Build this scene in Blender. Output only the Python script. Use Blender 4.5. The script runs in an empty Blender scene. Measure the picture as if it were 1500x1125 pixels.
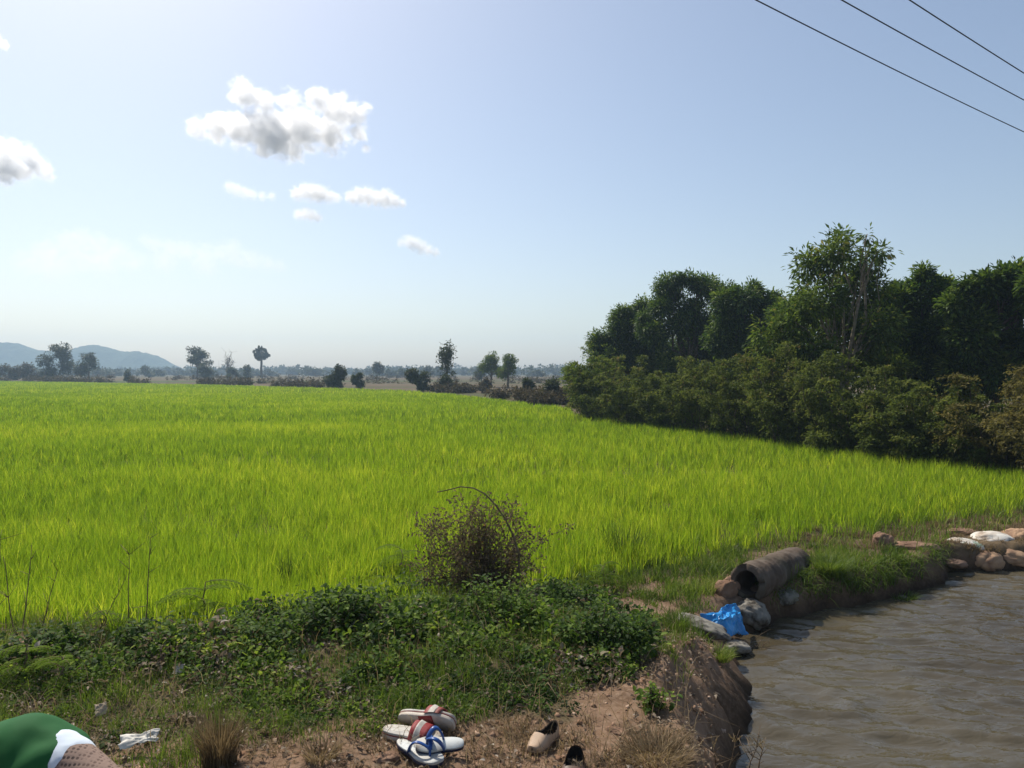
import bpy, math, random
import numpy as np
from mathutils import Vector, Matrix, Euler

R = np.random.default_rng(7)
SC = bpy.context.scene
COL = SC.collection
rad = math.radians

# ------------------------------------------------------------------ camera
F = 1083.0
CAMZ = 1.6
PITCH = math.atan(17.5 / F)
cam_d = bpy.data.cameras.new('camera')
cam = bpy.data.objects.new('camera', cam_d)
COL.objects.link(cam)
cam.location = (0, 0, CAMZ)
cam.rotation_euler = (math.pi / 2 - PITCH, 0, 0)
cam_d.sensor_width = 36
cam_d.lens = 36 * F / 1500
cam_d.clip_start = 0.05
cam_d.clip_end = 20000
SC.camera = cam
CP, SP = math.cos(PITCH), math.sin(PITCH)


def ray(px, py):
    dx, dy = (px - 750) / F, (562.5 - py) / F
    return np.array([dx, CP + dy * SP, -SP + dy * CP])


def at_z(px, py, z):
    d = ray(px, py)
    return np.array([0, 0, CAMZ]) + d * ((z - CAMZ) / d[2])


def at_y(px, py, Y):
    d = ray(px, py)
    return np.array([0, 0, CAMZ]) + d * (Y / d[1])


def proj(P):
    P = np.asarray(P, float)
    x, y, z = P[:, 0], P[:, 1], P[:, 2] - CAMZ
    f = np.maximum(y * CP - z * SP, 1e-3)
    u = y * SP + z * CP
    return 750 + F * x / f, 562.5 - F * u / f


# ------------------------------------------------------------------ numpy noise
def _h(i, j, k, s):
    n = (i * 374761393 + j * 668265263 + k * 2147483647 + s * 974634777) & 0xffffffff
    n = ((n ^ (n >> 13)) * 1274126177) & 0xffffffff
    n = ((n ^ (n >> 16)) * 2246822519) & 0xffffffff
    return ((n ^ (n >> 15)) & 0xffffff) / float(0xffffff)


def vnoise(P, s=0):
    P = np.asarray(P, float)
    i = np.floor(P).astype(np.int64)
    f = P - i
    f = f * f * (3 - 2 * f)
    out = 0
    for a in (0, 1):
        wa = f[:, 0] if a else 1 - f[:, 0]
        for b in (0, 1):
            wb = f[:, 1] if b else 1 - f[:, 1]
            for c in (0, 1):
                wc = f[:, 2] if c else 1 - f[:, 2]
                out = out + wa * wb * wc * _h(i[:, 0] + a, i[:, 1] + b, i[:, 2] + c, s)
    return out


def fbm(P, oct=4, s=0, gain=.5):
    P = np.asarray(P, float)
    t, a, n = 0, 1, 0
    for o in range(oct):
        t = t + a * vnoise(P * (2.03 ** o) + o * 17.3, s + o)
        n += a
        a *= gain
    return t / n


def fbm2(x, y, sc, oct=4, s=0):
    x = np.asarray(x, float)
    return fbm(np.stack([x * sc, np.asarray(y, float) * sc, np.zeros_like(x) + .37], 1), oct, s)


def sstep(a, b, x):
    t = np.clip((x - a) / (b - a), 0, 1)
    return t * t * (3 - 2 * t)


def in_poly(x, y, poly):
    x = np.asarray(x); y = np.asarray(y)
    c = np.zeros(x.shape, bool)
    n = len(poly)
    for i in range(n):
        x0, y0 = poly[i]; x1, y1 = poly[(i + 1) % n]
        if y0 == y1:
            continue
        cond = ((y0 > y) != (y1 > y)) & (x < (x1 - x0) * (y - y0) / (y1 - y0) + x0)
        c ^= cond
    return c


def poly_dist(x, y, poly, closed=True):
    d = np.full(np.shape(x), 1e9)
    n = len(poly)
    for i in range(n if closed else n - 1):
        x0, y0 = poly[i]; x1, y1 = poly[(i + 1) % n]
        ex, ey = x1 - x0, y1 - y0
        t = np.clip(((x - x0) * ex + (y - y0) * ey) / (ex * ex + ey * ey + 1e-12), 0, 1)
        d = np.minimum(d, np.hypot(x - x0 - t * ex, y - y0 - t * ey))
    return d


def unit(v):
    v = np.asarray(v, float)
    return v / np.maximum(np.linalg.norm(v, axis=-1, keepdims=True), 1e-9)


# ------------------------------------------------------------------ mesh builder
class MB:
    def __init__(s):
        s.V, s.L, s.S, s.T, s.nv, s.nl = [], [], [], [], 0, 0

    def add(s, V, Fc, tint=0.5):
        V = np.asarray(V, np.float32).reshape(-1, 3)
        if isinstance(Fc, list) and len(Fc) and isinstance(Fc[0], (list, tuple)) and len({len(f) for f in Fc}) > 1:
            for n in {len(f) for f in Fc}:
                s._f(np.array([f for f in Fc if len(f) == n]))
        else:
            s._f(np.asarray(Fc))
        s.V.append(V)
        t = np.empty(len(V), np.float32); t[:] = tint
        s.T.append(t)
        s.nv += len(V)
        return s

    def _f(s, Fc):
        Fc = Fc.astype(np.int64)
        m, n = Fc.shape
        s.L.append((Fc + s.nv).ravel())
        s.S.append(s.nl + np.arange(m) * n)
        s.nl += m * n

    def build(s, name, mat=None, parent=None, smooth=False, loc=None):
        me = bpy.data.meshes.new(name)
        V = np.concatenate(s.V).astype(np.float32)
        if loc is not None:
            V = V - np.asarray(loc, np.float32)
        L = np.concatenate(s.L).astype(np.int32)
        S = np.concatenate(s.S).astype(np.int32)
        me.vertices.add(len(V)); me.vertices.foreach_set('co', V.ravel())
        me.loops.add(len(L)); me.loops.foreach_set('vertex_index', L)
        me.polygons.add(len(S)); me.polygons.foreach_set('loop_start', S)
        me.update(calc_edges=True)
        me.validate()
        a = me.attributes.new('tint', 'FLOAT', 'POINT')
        a.data.foreach_set('value', np.concatenate(s.T))
        if smooth:
            me.polygons.foreach_set('use_smooth', np.ones(len(me.polygons), bool))
        if mat:
            me.materials.append(mat)
        o = bpy.data.objects.new(name, me)
        COL.objects.link(o)
        if loc is not None:
            o.location = [float(c) for c in loc]
        if parent:
            o.parent = parent
            if loc is not None:
                o.location = (0, 0, 0)
        return o


def tag(o, label=None, cat=None, group=None, kind=None):
    if label: o['label'] = label
    if cat: o['category'] = cat
    if group: o['group'] = group
    if kind: o['kind'] = kind
    return o


def empty(name, loc, label, cat, group=None, rot=None):
    o = bpy.data.objects.new(name, None)
    o.empty_display_size = .1
    COL.objects.link(o)
    o.location = [float(c) for c in loc]
    if rot: o.rotation_euler = rot
    return tag(o, label, cat, group)


def tube(path, rads, sides=6, caps=True, flat=None, up=None):
    """tapered tube along a path; flat=(width factor, height factor) with up gives a strap"""
    P = np.asarray(path, float); n = len(P)
    rads = np.broadcast_to(np.asarray(rads, float), (n,))
    T = unit(np.gradient(P, axis=0))
    ref = np.array([0., 0, 1]) if up is None else np.asarray(up, float)
    V = []
    ang = np.arange(sides) * 2 * math.pi / sides
    fx, fy = flat if flat else (1, 1)
    A = None
    for i in range(n):
        t = T[i]
        a = (np.cross(ref, t) if up is not None or A is None else A - t * np.dot(A, t))
        if np.linalg.norm(a) < 1e-3:
            a = np.cross([1., 0, 0], t)
        a = a / np.linalg.norm(a)
        A = a
        b = np.cross(t, a)
        V.append(P[i] + rads[i] * (np.cos(ang)[:, None] * a * fx + np.sin(ang)[:, None] * b * fy))
    V = np.concatenate(V)
    i0 = np.arange(n - 1)[:, None] * sides
    k = np.arange(sides)[None]; k2 = (k + 1) % sides
    Q = np.stack([i0 + k, i0 + k2, i0 + sides + k2, i0 + sides + k], -1).reshape(-1, 4).tolist()
    if caps:
        Q.append(list(range(sides))[::-1]); Q.append(list(range((n - 1) * sides, n * sides)))
    return V, Q


def grid_faces(n, m, wrap=False):
    i = np.arange(n - 1)[:, None]; j = np.arange(m if wrap else m - 1)[None]
    j2 = (j + 1) % m
    return np.stack([i * m + j, i * m + j2, (i + 1) * m + j2, (i + 1) * m + j], -1).reshape(-1, 4)


def leaves(mb, P, D, N, L, W, tint, curl=.15, fold=.12):
    """many leaves: base P, direction D, rough normal N"""
    P = np.asarray(P, float); n = len(P)
    D = unit(D); S = unit(np.cross(D, N)); N = np.cross(S, D)
    L = np.broadcast_to(np.asarray(L, float), (n,))[:, None]
    W = np.broadcast_to(np.asarray(W, float), (n,))[:, None]
    m = P + D * L * .5
    V = np.stack([P, m + S * W * .5 + N * W * fold, P + D * L - N * L * curl, m - S * W * .5 + N * W * fold], 1)
    Fc = np.arange(n * 4).reshape(n, 4)
    mb.add(V.reshape(-1, 3), Fc, np.repeat(np.broadcast_to(tint, (n,)), 4))


def leaves6(mb, P, D, N, L, W, tint, curl=.2, fold=.15):
    """rounder leaf for the foreground: a folded midrib with a curled tip (2 faces a side)"""
    P = np.asarray(P, float); n = len(P)
    D = unit(D); S = unit(np.cross(D, N)); N = np.cross(S, D)
    L = np.broadcast_to(np.asarray(L, float), (n,))[:, None]
    W = np.broadcast_to(np.asarray(W, float), (n,))[:, None]
    a, b = P + D * L * .3, P + D * L * .68 - N * L * curl * .4
    V = np.stack([P, a, b, P + D * L - N * L * curl,
                  a + S * W * .46 + N * W * fold, b + S * W * .42 + N * W * fold,
                  a - S * W * .46 + N * W * fold, b - S * W * .42 + N * W * fold], 1)
    o = (np.arange(n) * 8)[:, None]
    q = np.concatenate([o + np.array([[1, 4, 5, 2]]), o + np.array([[6, 1, 2, 7]])])
    t3 = np.concatenate([o + np.array([[0, 4, 1]]), o + np.array([[0, 1, 6]]), o + np.array([[2, 5, 3]]), o + np.array([[7, 2, 3]])])
    nv = mb.nv
    mb._f(q)
    mb._f(t3)
    mb.V.append(V.reshape(-1, 3).astype(np.float32))
    mb.T.append(np.repeat(np.broadcast_to(tint, (n,)), 8).astype(np.float32))
    mb.nv += n * 8


def blades(mb, P, H, W, lean, az, tint, seg=2, bend=.5):
    """grass blades: base P, height H, width W, horizontal lean (fraction of H) towards az, seg 1..3"""
    n = len(P); P = np.asarray(P, float)
    H = np.broadcast_to(H, (n,)); W = np.broadcast_to(W, (n,)); lean = np.broadcast_to(lean, (n,))
    d = np.stack([np.cos(az), np.sin(az), 0 * az], 1)
    fa = az + math.pi / 2 + R.normal(0, .9, n)
    s = np.stack([np.cos(fa), np.sin(fa), 0 * fa], 1)
    rows = []
    for k in range(seg):
        t = k / seg
        c = P + d * (H * lean * (t ** 1.8))[:, None] + np.stack([0 * H, 0 * H, H * (t - bend * lean * .5 * t * t)], 1)
        w = (W * (1 - .35 * t) * .5)[:, None]
        rows += [c - s * w, c + s * w]
    tip = P + d * (H * lean)[:, None] + np.stack([0 * H, 0 * H, H * (1 - bend * lean * .5)], 1)
    rows.append(tip)
    m = len(rows)
    V = np.stack(rows, 1).reshape(-1, 3)
    o = (np.arange(n) * m)[:, None]
    if seg > 1:
        for k in range(seg - 1):
            mb._f(o + np.array([[2 * k, 2 * k + 1, 2 * k + 3, 2 * k + 2]]))
    mb._f(o + np.array([[2 * seg - 2, 2 * seg - 1, 2 * seg]]))
    mb.V.append(V.astype(np.float32)); mb.nv += n * m
    mb.T.append(np.repeat(np.broadcast_to(tint, (n,)), m).astype(np.float32))


# ------------------------------------------------------------------ materials
def new_mat(name):
    m = bpy.data.materials.new(name); m.use_nodes = True
    nt = m.node_tree; nt.nodes.clear()
    out = nt.nodes.new('ShaderNodeOutputMaterial')
    return m, nt, out


def ramp(nt, fac, stops):
    r = nt.nodes.new('ShaderNodeValToRGB')
    e = r.color_ramp.elements
    while len(e) < len(stops): e.new(.5)
    for el, (p, c) in zip(e, stops):
        el.position = p; el.color = (*c, 1)
    nt.links.new(fac, r.inputs[0])
    return r.outputs[0]


def noise(nt, vec, scale, detail=4, rough=.55, dist=0):
    n = nt.nodes.new('ShaderNodeTexNoise')
    n.inputs['Scale'].default_value = scale; n.inputs['Detail'].default_value = detail
    n.inputs['Roughness'].default_value = rough; n.inputs['Distortion'].default_value = dist
    if vec is not None: nt.links.new(vec, n.inputs['Vector'])
    return n.outputs['Fac']


def mixc(nt, fac, a, b, mode='MIX'):
    m = nt.nodes.new('ShaderNodeMix'); m.data_type = 'RGBA'; m.blend_type = mode
    for s, v in ((m.inputs[0], fac), (m.inputs[6], a), (m.inputs[7], b)):
        if isinstance(v, (int, float)): s.default_value = v
        elif isinstance(v, tuple): s.default_value = (*v, 1)
        else: nt.links.new(v, s)
    return m.outputs[2]


def math_n(nt, op, a, b=None, clamp=False):
    m = nt.nodes.new('ShaderNodeMath'); m.operation = op; m.use_clamp = clamp
    for s, v in zip(m.inputs, (a, b)):
        if v is None: continue
        if isinstance(v, (int, float)): s.default_value = v
        else: nt.links.new(v, s)
    return m.outputs[0]


def attr(nt, name='tint'):
    a = nt.nodes.new('ShaderNodeAttribute'); a.attribute_name = name
    return a.outputs['Fac']


def pos(nt):
    return nt.nodes.new('ShaderNodeNewGeometry').outputs['Position']


def objco(nt):
    return nt.nodes.new('ShaderNodeTexCoord').outputs['Object']


def bsdf(nt, out, col, rough=.8, spec=.3, bump=None, bstr=.3, bdist=.01, **kw):
    b = nt.nodes.new('ShaderNodeBsdfPrincipled')
    if isinstance(col, tuple): b.inputs['Base Color'].default_value = (*col, 1)
    else: nt.links.new(col, b.inputs['Base Color'])
    b.inputs['Roughness'].default_value = rough
    b.inputs['Specular IOR Level'].default_value = spec
    for k, v in kw.items(): b.inputs[k].default_value = v
    if bump is not None:
        bn = nt.nodes.new('ShaderNodeBump'); bn.inputs['Strength'].default_value = bstr
        bn.inputs['Distance'].default_value = bdist
        nt.links.new(bump, bn.inputs['Height']); nt.links.new(bn.outputs[0], b.inputs['Normal'])
    if out is not None: nt.links.new(b.outputs[0], out.inputs[0])
    return b


def leaf_mat(name, stops, trans=.4, rough=.55, spec=.25, tmul=1.25, patch=None):
    m, nt, out = new_mat(name)
    col = ramp(nt, attr(nt), stops)
    if patch:
        sc, c2, amt = patch
        n = noise(nt, pos(nt), sc, 3)
        col = mixc(nt, math_n(nt, 'MULTIPLY', ramp(nt, n, [(.42, (0, 0, 0)), (.62, (1, 1, 1))]), amt), col, c2)
    b = bsdf(nt, None, col, rough, spec)
    t = nt.nodes.new('ShaderNodeBsdfTranslucent')
    tc = mixc(nt, 1.0, col, (tmul, tmul * 1.0, tmul * .8), 'MULTIPLY')
    nt.links.new(tc, t.inputs[0])
    mx = nt.nodes.new('ShaderNodeMixShader'); mx.inputs[0].default_value = trans
    nt.links.new(b.outputs[0], mx.inputs[1]); nt.links.new(t.outputs[0], mx.inputs[2])
    nt.links.new(mx.outputs[0], out.inputs[0])
    return m


def plain(name, c1, c2=None, sc=8, rough=.8, spec=.3, bstr=.3, bdist=.005, detail=5, bsc=None, stops=None):
    m, nt, out = new_mat(name)
    v = objco(nt)
    n = noise(nt, v, sc, detail)
    col = ramp(nt, n, stops or [(.35, c1), (.65, c2 or c1)])
    bsdf(nt, out, col, rough, spec, noise(nt, v, bsc or sc * 4, 5), bstr, bdist)
    return m


# ------------------------------------------------------------------ light
SUN_AZ, SUN_EL = rad(-34), rad(50)
sd = Vector((math.sin(SUN_AZ) * math.cos(SUN_EL), math.cos(SUN_AZ) * math.cos(SUN_EL), math.sin(SUN_EL)))
sl = bpy.data.lights.new('sun', 'SUN'); sl.energy = 4.8; sl.angle = rad(.5); sl.color = (1, .93, .82)
so = bpy.data.objects.new('sun', sl); COL.objects.link(so)
so.rotation_euler = sd.to_track_quat('Z', 'Y').to_euler()
so.location = (0, 0, 50)
W = bpy.data.worlds.new('World'); SC.world = W; W.use_nodes = True
nt = W.node_tree; nt.nodes.clear()
wo = nt.nodes.new('ShaderNodeOutputWorld'); bg = nt.nodes.new('ShaderNodeBackground')
sk = nt.nodes.new('ShaderNodeTexSky'); sk.sky_type = 'NISHITA'; sk.sun_disc = False
sk.sun_elevation = SUN_EL; sk.sun_rotation = SUN_AZ
sk.air_density = 1.0; sk.dust_density = 1.5; sk.ozone_density = .8; sk.altitude = 0
hs = nt.nodes.new('ShaderNodeHueSaturation'); hs.inputs['Saturation'].default_value = .93
nt.links.new(sk.outputs[0], hs.inputs['Color']); nt.links.new(hs.outputs[0], bg.inputs[0]); bg.inputs[1].default_value = .117
nt.links.new(bg.outputs[0], wo.inputs[0])
SC.view_settings.view_transform = 'Standard'; SC.view_settings.look = 'None'
SC.view_settings.exposure = .12; SC.view_settings.gamma = 1
SC.cycles.max_bounces = 8; SC.cycles.diffuse_bounces = 4; SC.cycles.glossy_bounces = 3
SC.cycles.transmission_bounces = 4; SC.cycles.volume_bounces = 12; SC.cycles.volume_step_rate = .6; SC.cycles.transparent_max_bounces = 8
SC.cycles.use_denoising = True
SC.cycles.sample_clamp_indirect = 6

# ------------------------------------------------------------------ terrain
ZW = -.6


def wl(px, py):
    p = at_z(px, py, ZW); return (p[0], p[1])


POND = [(1.15, .2), (1.2, 2.6), wl(1082, 1180), wl(1086, 1105), wl(1104, 1060), wl(1106, 1035), wl(1090, 1000), wl(1080, 978), wl(1088, 955),
        wl(1098, 932), wl(1122, 920), wl(1155, 906), wl(1210, 893), wl(1270, 885), wl(1340, 866), wl(1386, 852), wl(1392, 838),
        wl(1440, 836), wl(1500, 834), wl(1620, 830), (9.6, 8.3), (14, 8.1), (14, .2)]
RICE = [(-9, 4.55), (-1.6, 4.6), (-.6, 5.2), (.1, 6.0), (.8, 6.7), (2.37, 7.75), (4.3, 8.6), (6.95, 10.0), (9, 11.2), (10.5, 12.2), (9.6, 13.3), (8.0, 17.0),
        (5.7, 23.3), (2.6, 32), (2.9, 37), (-10, 73), (-43, 105), (-97, 140), (-150, 168), (-160, 150)]


def top_h(x, y):
    t = -.33 * sstep(4.0, 6.3, y + .25 * np.clip(x, 0, 2))
    t = t + .13 * np.exp(-((x + .25) ** 2 / .5 + (y - 4.9) ** 2 / .35))
    t = t + .05 * np.exp(-((x + 1.6) ** 2 / 1.2 + (y - 4.5) ** 2 / .2))
    t = t + .045 * (fbm2(x, y, 1.1, 3, 3) - .5)
    near = 1 - sstep(9, 14, y)
    t = t + near * (.035 * (fbm2(x, y, 5, 4, 5) - .5) + .018 * (fbm2(x, y, 22, 3, 9) - .5))
    # bunds of the dry paddies beyond the field
    far = sstep(100, 130, y + .45 * x + 20)
    return t + far * .15


def ground_h(x, y, pond=True):
    x = np.asarray(x, float); y = np.asarray(y, float)
    t = top_h(x, y)
    if not pond: return t
    near = (y < 14) & (x > -2) & (x < 16)
    if near.any():
        xs, ys = x[near], y[near]
        jx = xs + .16 * (fbm2(xs, ys, 3.1, 3, 21) - .5) + .05 * (fbm2(xs, ys, 14, 2, 27) - .5)
        jy = ys + .16 * (fbm2(xs, ys, 3.1, 3, 22) - .5) + .05 * (fbm2(xs, ys, 14, 2, 28) - .5)
        d = poly_dist(jx, jy, POND); ins = in_poly(jx, jy, POND)
        d = np.where(ins, -d, d)
        w = .42 - .22 * sstep(1.9, 2.5, xs) * sstep(5.9, 6.3, ys)
        w = w + .03 * (1 - sstep(4.7, 5.2, ys)) + .2 * sstep(5.1, 5.5, ys) * (1 - sstep(6.0, 6.3, ys))
        f = np.clip(d / w, -1.2, 1)
        nb_ = 1 - sstep(4.9, 5.4, ys)
        fc = np.clip(f, 0, 1)
        prof = np.where(f > 0, (1 - nb_) * (1 - (1 - fc) ** 2.4) + nb_ * np.clip(fc * 1.12, 0, 1) ** .9, 0)
        z = ZW - .02 + (t[near] - ZW + .02) * prof + np.minimum(f, 0) * .4
        z = z + (.13 + .1 * nb_) * (fbm2(xs, ys, 7, 5, 31) - .5) * np.clip(1.15 - np.abs(f - .4) * 1.5, 0, 1)
        t = t.copy(); t[near] = z
    return t


def axis(a, b, fine, lo, hi, g=1.12):
    c = list(np.arange(lo, hi + fine / 2, fine))
    s = fine
    while c[-1] < b:
        s *= g; c.append(c[-1] + s)
    s = fine
    while c[0] > a:
        s *= g; c.insert(0, c[0] - s)
    return np.array(c)


gx = axis(-950, 950, .035, -3.2, 8.2, 1.09)
gy = axis(-30, 950, .035, 2.4, 10.2, 1.07)
GX, GY = np.meshgrid(gx, gy)
GXr, GYr = GX.ravel(), GY.ravel()
GZ = ground_h(GXr, GYr)
inr = in_poly(GXr, GYr, RICE)
mb = MB().add(np.stack([GXr, GYr, GZ], 1), grid_faces(len(gy), len(gx)), 0)
m, nt, out = new_mat('soil_and_fields')
p = pos(nt)
n1 = noise(nt, p, 3.0, 6, .6); n2 = noise(nt, p, 30, 5, .6); n3 = noise(nt, p, .9, 3)
soil = ramp(nt, n1, [(.3, (.095, .06, .036)), (.5, (.19, .12, .075)), (.72, (.28, .185, .125))])
soil = mixc(nt, math_n(nt, 'MULTIPLY', ramp(nt, n2, [(.45, (0, 0, 0)), (.7, (1, 1, 1))]), .5), soil, (.33, .235, .165))
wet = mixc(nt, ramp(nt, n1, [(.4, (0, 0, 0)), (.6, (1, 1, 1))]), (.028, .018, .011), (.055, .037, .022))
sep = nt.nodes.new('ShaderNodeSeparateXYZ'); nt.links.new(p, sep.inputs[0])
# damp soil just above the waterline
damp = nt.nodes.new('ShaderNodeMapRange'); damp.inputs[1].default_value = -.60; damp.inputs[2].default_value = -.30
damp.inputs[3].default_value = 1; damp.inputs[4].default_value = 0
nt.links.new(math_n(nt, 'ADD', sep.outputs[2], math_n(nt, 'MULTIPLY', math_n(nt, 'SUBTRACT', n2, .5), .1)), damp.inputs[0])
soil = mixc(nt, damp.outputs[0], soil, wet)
# far dry paddies: long plots in browns, straw and a little green
mp = nt.nodes.new('ShaderNodeMapping'); mp.inputs['Scale'].default_value = (.006, .05, 1); mp.inputs['Rotation'].default_value = (0, 0, .12)
nt.links.new(p, mp.inputs[0])
nf = noise(nt, mp.outputs[0], 1.0, 3, .6)
far = ramp(nt, nf, [(.30, (.055, .085, .022)), (.42, (.07, .08, .03)), (.5, (.105, .075, .045)), (.6, (.13, .095, .058)), (.72, (.075, .085, .032))])
nfd = noise(nt, p, .35, 5, .65)
far = mixc(nt, math_n(nt, 'MULTIPLY', ramp(nt, nfd, [(.45, (0, 0, 0)), (.7, (1, 1, 1))]), .5), far, (.07, .07, .03))
fr = nt.nodes.new('ShaderNodeMapRange'); fr.inputs[1].default_value = 14; fr.inputs[2].default_value = 30
nt.links.new(sep.outputs[1], fr.inputs[0])
c = mixc(nt, fr.outputs[0], soil, far)
c = mixc(nt, attr(nt, 'field'), c, (.045, .05, .016))
c = mixc(nt, attr(nt, 'bank'), c, mixc(nt, n2, (.05, .045, .022), (.14, .11, .06)))
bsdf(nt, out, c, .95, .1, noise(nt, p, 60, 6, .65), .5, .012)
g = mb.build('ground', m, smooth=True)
a = g.data.attributes.new('field', 'FLOAT', 'POINT'); a.data.foreach_set('value', inr.astype(np.float32))
gpx, gpy = proj(np.stack([GXr, GYr, GZ], 1))
WEED = [(-300, 945), (0, 945), (200, 955), (300, 930), (480, 880), (600, 830), (700, 840), (820, 850), (925, 890), (955, 960), (930, 985), (860, 1015),
        (840, 1045), (700, 1060), (560, 1065), (450, 1070), (300, 1060), (0, 1125), (-300, 1125)]
bank = in_poly(gpx + 60 * (fbm2(GXr, GYr, 3, 3, 41) - .5), gpy + 60 * (fbm2(GXr, GYr, 3, 3, 42) - .5), WEED) & (GYr < 8) & (GYr > 1)
bank = np.maximum(bank * .85, (GYr > 7) * (GYr < 20) * .6 * (GZ > -.45))
a = g.data.attributes.new('bank', 'FLOAT', 'POINT'); a.data.foreach_set('value', bank.astype(np.float32))
tag(g, kind='structure')


def gz(x, y):
    return float(ground_h(np.array([x]), np.array([y]))[0])


def on_ground(px, py, it=12):
    z = -.1
    for _ in range(it):
        q = at_z(px, py, z)
        z = .5 * z + .5 * gz(q[0], q[1])
    q = at_z(px, py, z)
    return np.array([q[0], q[1], gz(q[0], q[1])])


# ------------------------------------------------------------------ water
wx = np.arange(.7, 14.2, .04); wy = np.arange(.3, 9.4, .03)
WX, WY = np.meshgrid(wx, wy)
wxr, wyr = WX.ravel(), WY.ravel()
u = wxr * .22 + wyr * .975
v = wxr * .975 - wyr * .22
q1 = fbm(np.stack([u * 6.2 + 1.6 * fbm2(wxr, wyr, 1.3, 3, 4), v * 2.2, 0 * u], 1), 3, 51, .55)
q2 = fbm(np.stack([u * 14 + 2.0 * fbm2(wxr, wyr, 2.2, 2, 6), v * 5.5, 0 * u], 1), 2, 57, .5)
wz = (.044 * (.5 - np.abs(q1 - .5) * 2.4) + .02 * (q2 - .5)) * (.45 + 1.1 * fbm2(wxr, wyr, .9, 2, 8)) - .012
m, nt, out = new_mat('muddy_water')
p = pos(nt)
mp = nt.nodes.new('ShaderNodeMapping'); mp.inputs['Rotation'].default_value = (0, 0, -.22); mp.inputs['Scale'].default_value = (4.0, 9.0, 1)
nt.links.new(p, mp.inputs[0])
h1 = noise(nt, mp.outputs[0], 1.6, 3, .5, .8)
col = ramp(nt, noise(nt, p, .6, 3), [(.35, (.062, .050, .030)), (.65, (.090, .076, .048))])
bsdf(nt, out, col, .03, .6, h1, .22, .05, IOR=1.36)
w = MB().add(np.stack([wxr, wyr, ZW + wz], 1), grid_faces(len(wy), len(wx))).build('water', m, smooth=True)
tag(w, kind='structure')

# ------------------------------------------------------------------ rice
M_rice = leaf_mat('rice_blades', [(0, (.06, .125, .008)), (.45, (.18, .275, .012)), (.8, (.29, .375, .02)), (1, (.42, .45, .04))], .58, .5, .25, 1.5,
                  patch=(.35, (.17, .27, .015), .35))
rb = MB()


def rice_zone(y0, y1, tufts, nb, seg, wk):
    N = int(tufts * (y1 - y0) * (1.6 * y1 + 8))
    y = R.uniform(y0, y1, N); x = R.uniform(-.8 * y1 - 4, .8 * y1 + 4, N)
    k = (x > -.8 * y - 4) & (x < .8 * y + 4)
    x, y = x[k], y[k]
    jx = x + .5 * (fbm2(x, y, 1.6, 3, 61) - .5) * np.minimum(1, y / 20 + .5); jy = y + 1.0 * (fbm2(x, y, 1.3, 3, 62) - .5)
    k = in_poly(jx, jy, RICE)
    x, y = x[k], y[k]
    thin = .55 * fbm2(x * .7, y, .45, 3, 63) + .45 * fbm2(x, y * .8, 2.6, 3, 64)
    d = poly_dist(x, y, RICE[:10], False)
    keep = R.uniform(0, 1, len(x)) < np.clip(.35 + (thin - .30) * 3.6, .25, 1) * np.clip(.3 + d * 1.2, .3, 1)
    x, y, thin, d = x[keep], y[keep], thin[keep], d[keep]
    n = len(x)
    tt = R.normal(0, 1, n); th = R.normal(0, 1, n).clip(-1.8, 1.8)
    big = fbm2(x * .5, y, .22, 3, 65) - .5
    kk = np.repeat(np.arange(n), nb); m_ = len(kk)
    sp = np.maximum(.028, .0016 * y)
    ox, oy = R.normal(0, 1, m_) * sp[kk], R.normal(0, 1, m_) * sp[kk]
    X, Y_ = x[kk] + ox, y[kk] + oy
    z = ground_h(x, y, False)[kk] - .01
    H = (.29 + .02 * th + .10 * (thin - .5) + .04 * big)[kk] * R.uniform(.5, 1.15, m_) * np.clip(.7 + d * .4, .7, 1)[kk]
    az = np.arctan2(oy, ox) + R.normal(0, .8, m_)
    lean = np.abs(R.normal(.26, .17, m_))
    Wd = np.maximum(.0048, y * wk)[kk] * R.uniform(.7, 1.3, m_)
    tint = np.clip(.52 + .19 * tt[kk] + .20 * R.normal(0, 1, m_) + .6 * big[kk] + .5 * (thin[kk] - .5), 0, 1)
    blades(rb, np.stack([X, Y_, z], 1), H, Wd, lean, az, tint, seg)


rice_zone(4.0, 8, 200, 17, 3, .0006)
rice_zone(8, 13, 125, 14, 3, .0006)
rice_zone(13, 26, 60, 11, 2, .0007)
rice_zone(26, 60, 22, 9, 2, .0008)
rice_zone(60, 168, 5, 6, 1, .0010)
rice = rb.build('rice_plants', M_rice)
tag(rice, 'bright yellow-green young rice covering the whole field', 'rice', kind='stuff')

# ------------------------------------------------------------------ trees
M_bark = plain('bark', (.06, .045, .03), (.15, .12, .09), 14, .95, .1, .8, .02)
M_bark_pale = plain('pale_bark', (.16, .13, .09), (.28, .24, .18), 10, .95, .1, .6, .02)
M_mango = leaf_mat('mango_leaves', [(0, (.018, .042, .008)), (.45, (.058, .108, .016)), (.8, (.13, .19, .026)), (1, (.23, .28, .05))], .38, .55, .2)
M_open = leaf_mat('open_tree_leaves', [(0, (.035, .065, .012)), (.55, (.09, .14, .02)), (.9, (.17, .22, .03)), (1, (.20, .18, .04))], .42, .7, .1)
M_hedge = leaf_mat('hedge_leaves', [(0, (.04, .055, .012)), (.5, (.09, .12, .024)), (.85, (.17, .19, .04)), (1, (.20, .15, .065))], .42, .7, .1)
M_gold = leaf_mat('dry_gold_leaves', [(0, (.06, .055, .018)), (.5, (.145, .13, .036)), (1, (.25, .20, .065))], .4, .65, .15)
M_far = leaf_mat('far_leaves', [(0, (.022, .034, .014)), (.6, (.05, .066, .024)), (1, (.095, .10, .04))], .3, .6, .2)
M_farb = leaf_mat('far_brown_leaves', [(0, (.04, .032, .02)), (.6, (.075, .06, .032)), (1, (.12, .09, .05))], .3, .7, .1)


def rnd_dirs(n):
    return unit(R.normal(0, 1, (n, 3)))


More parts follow.
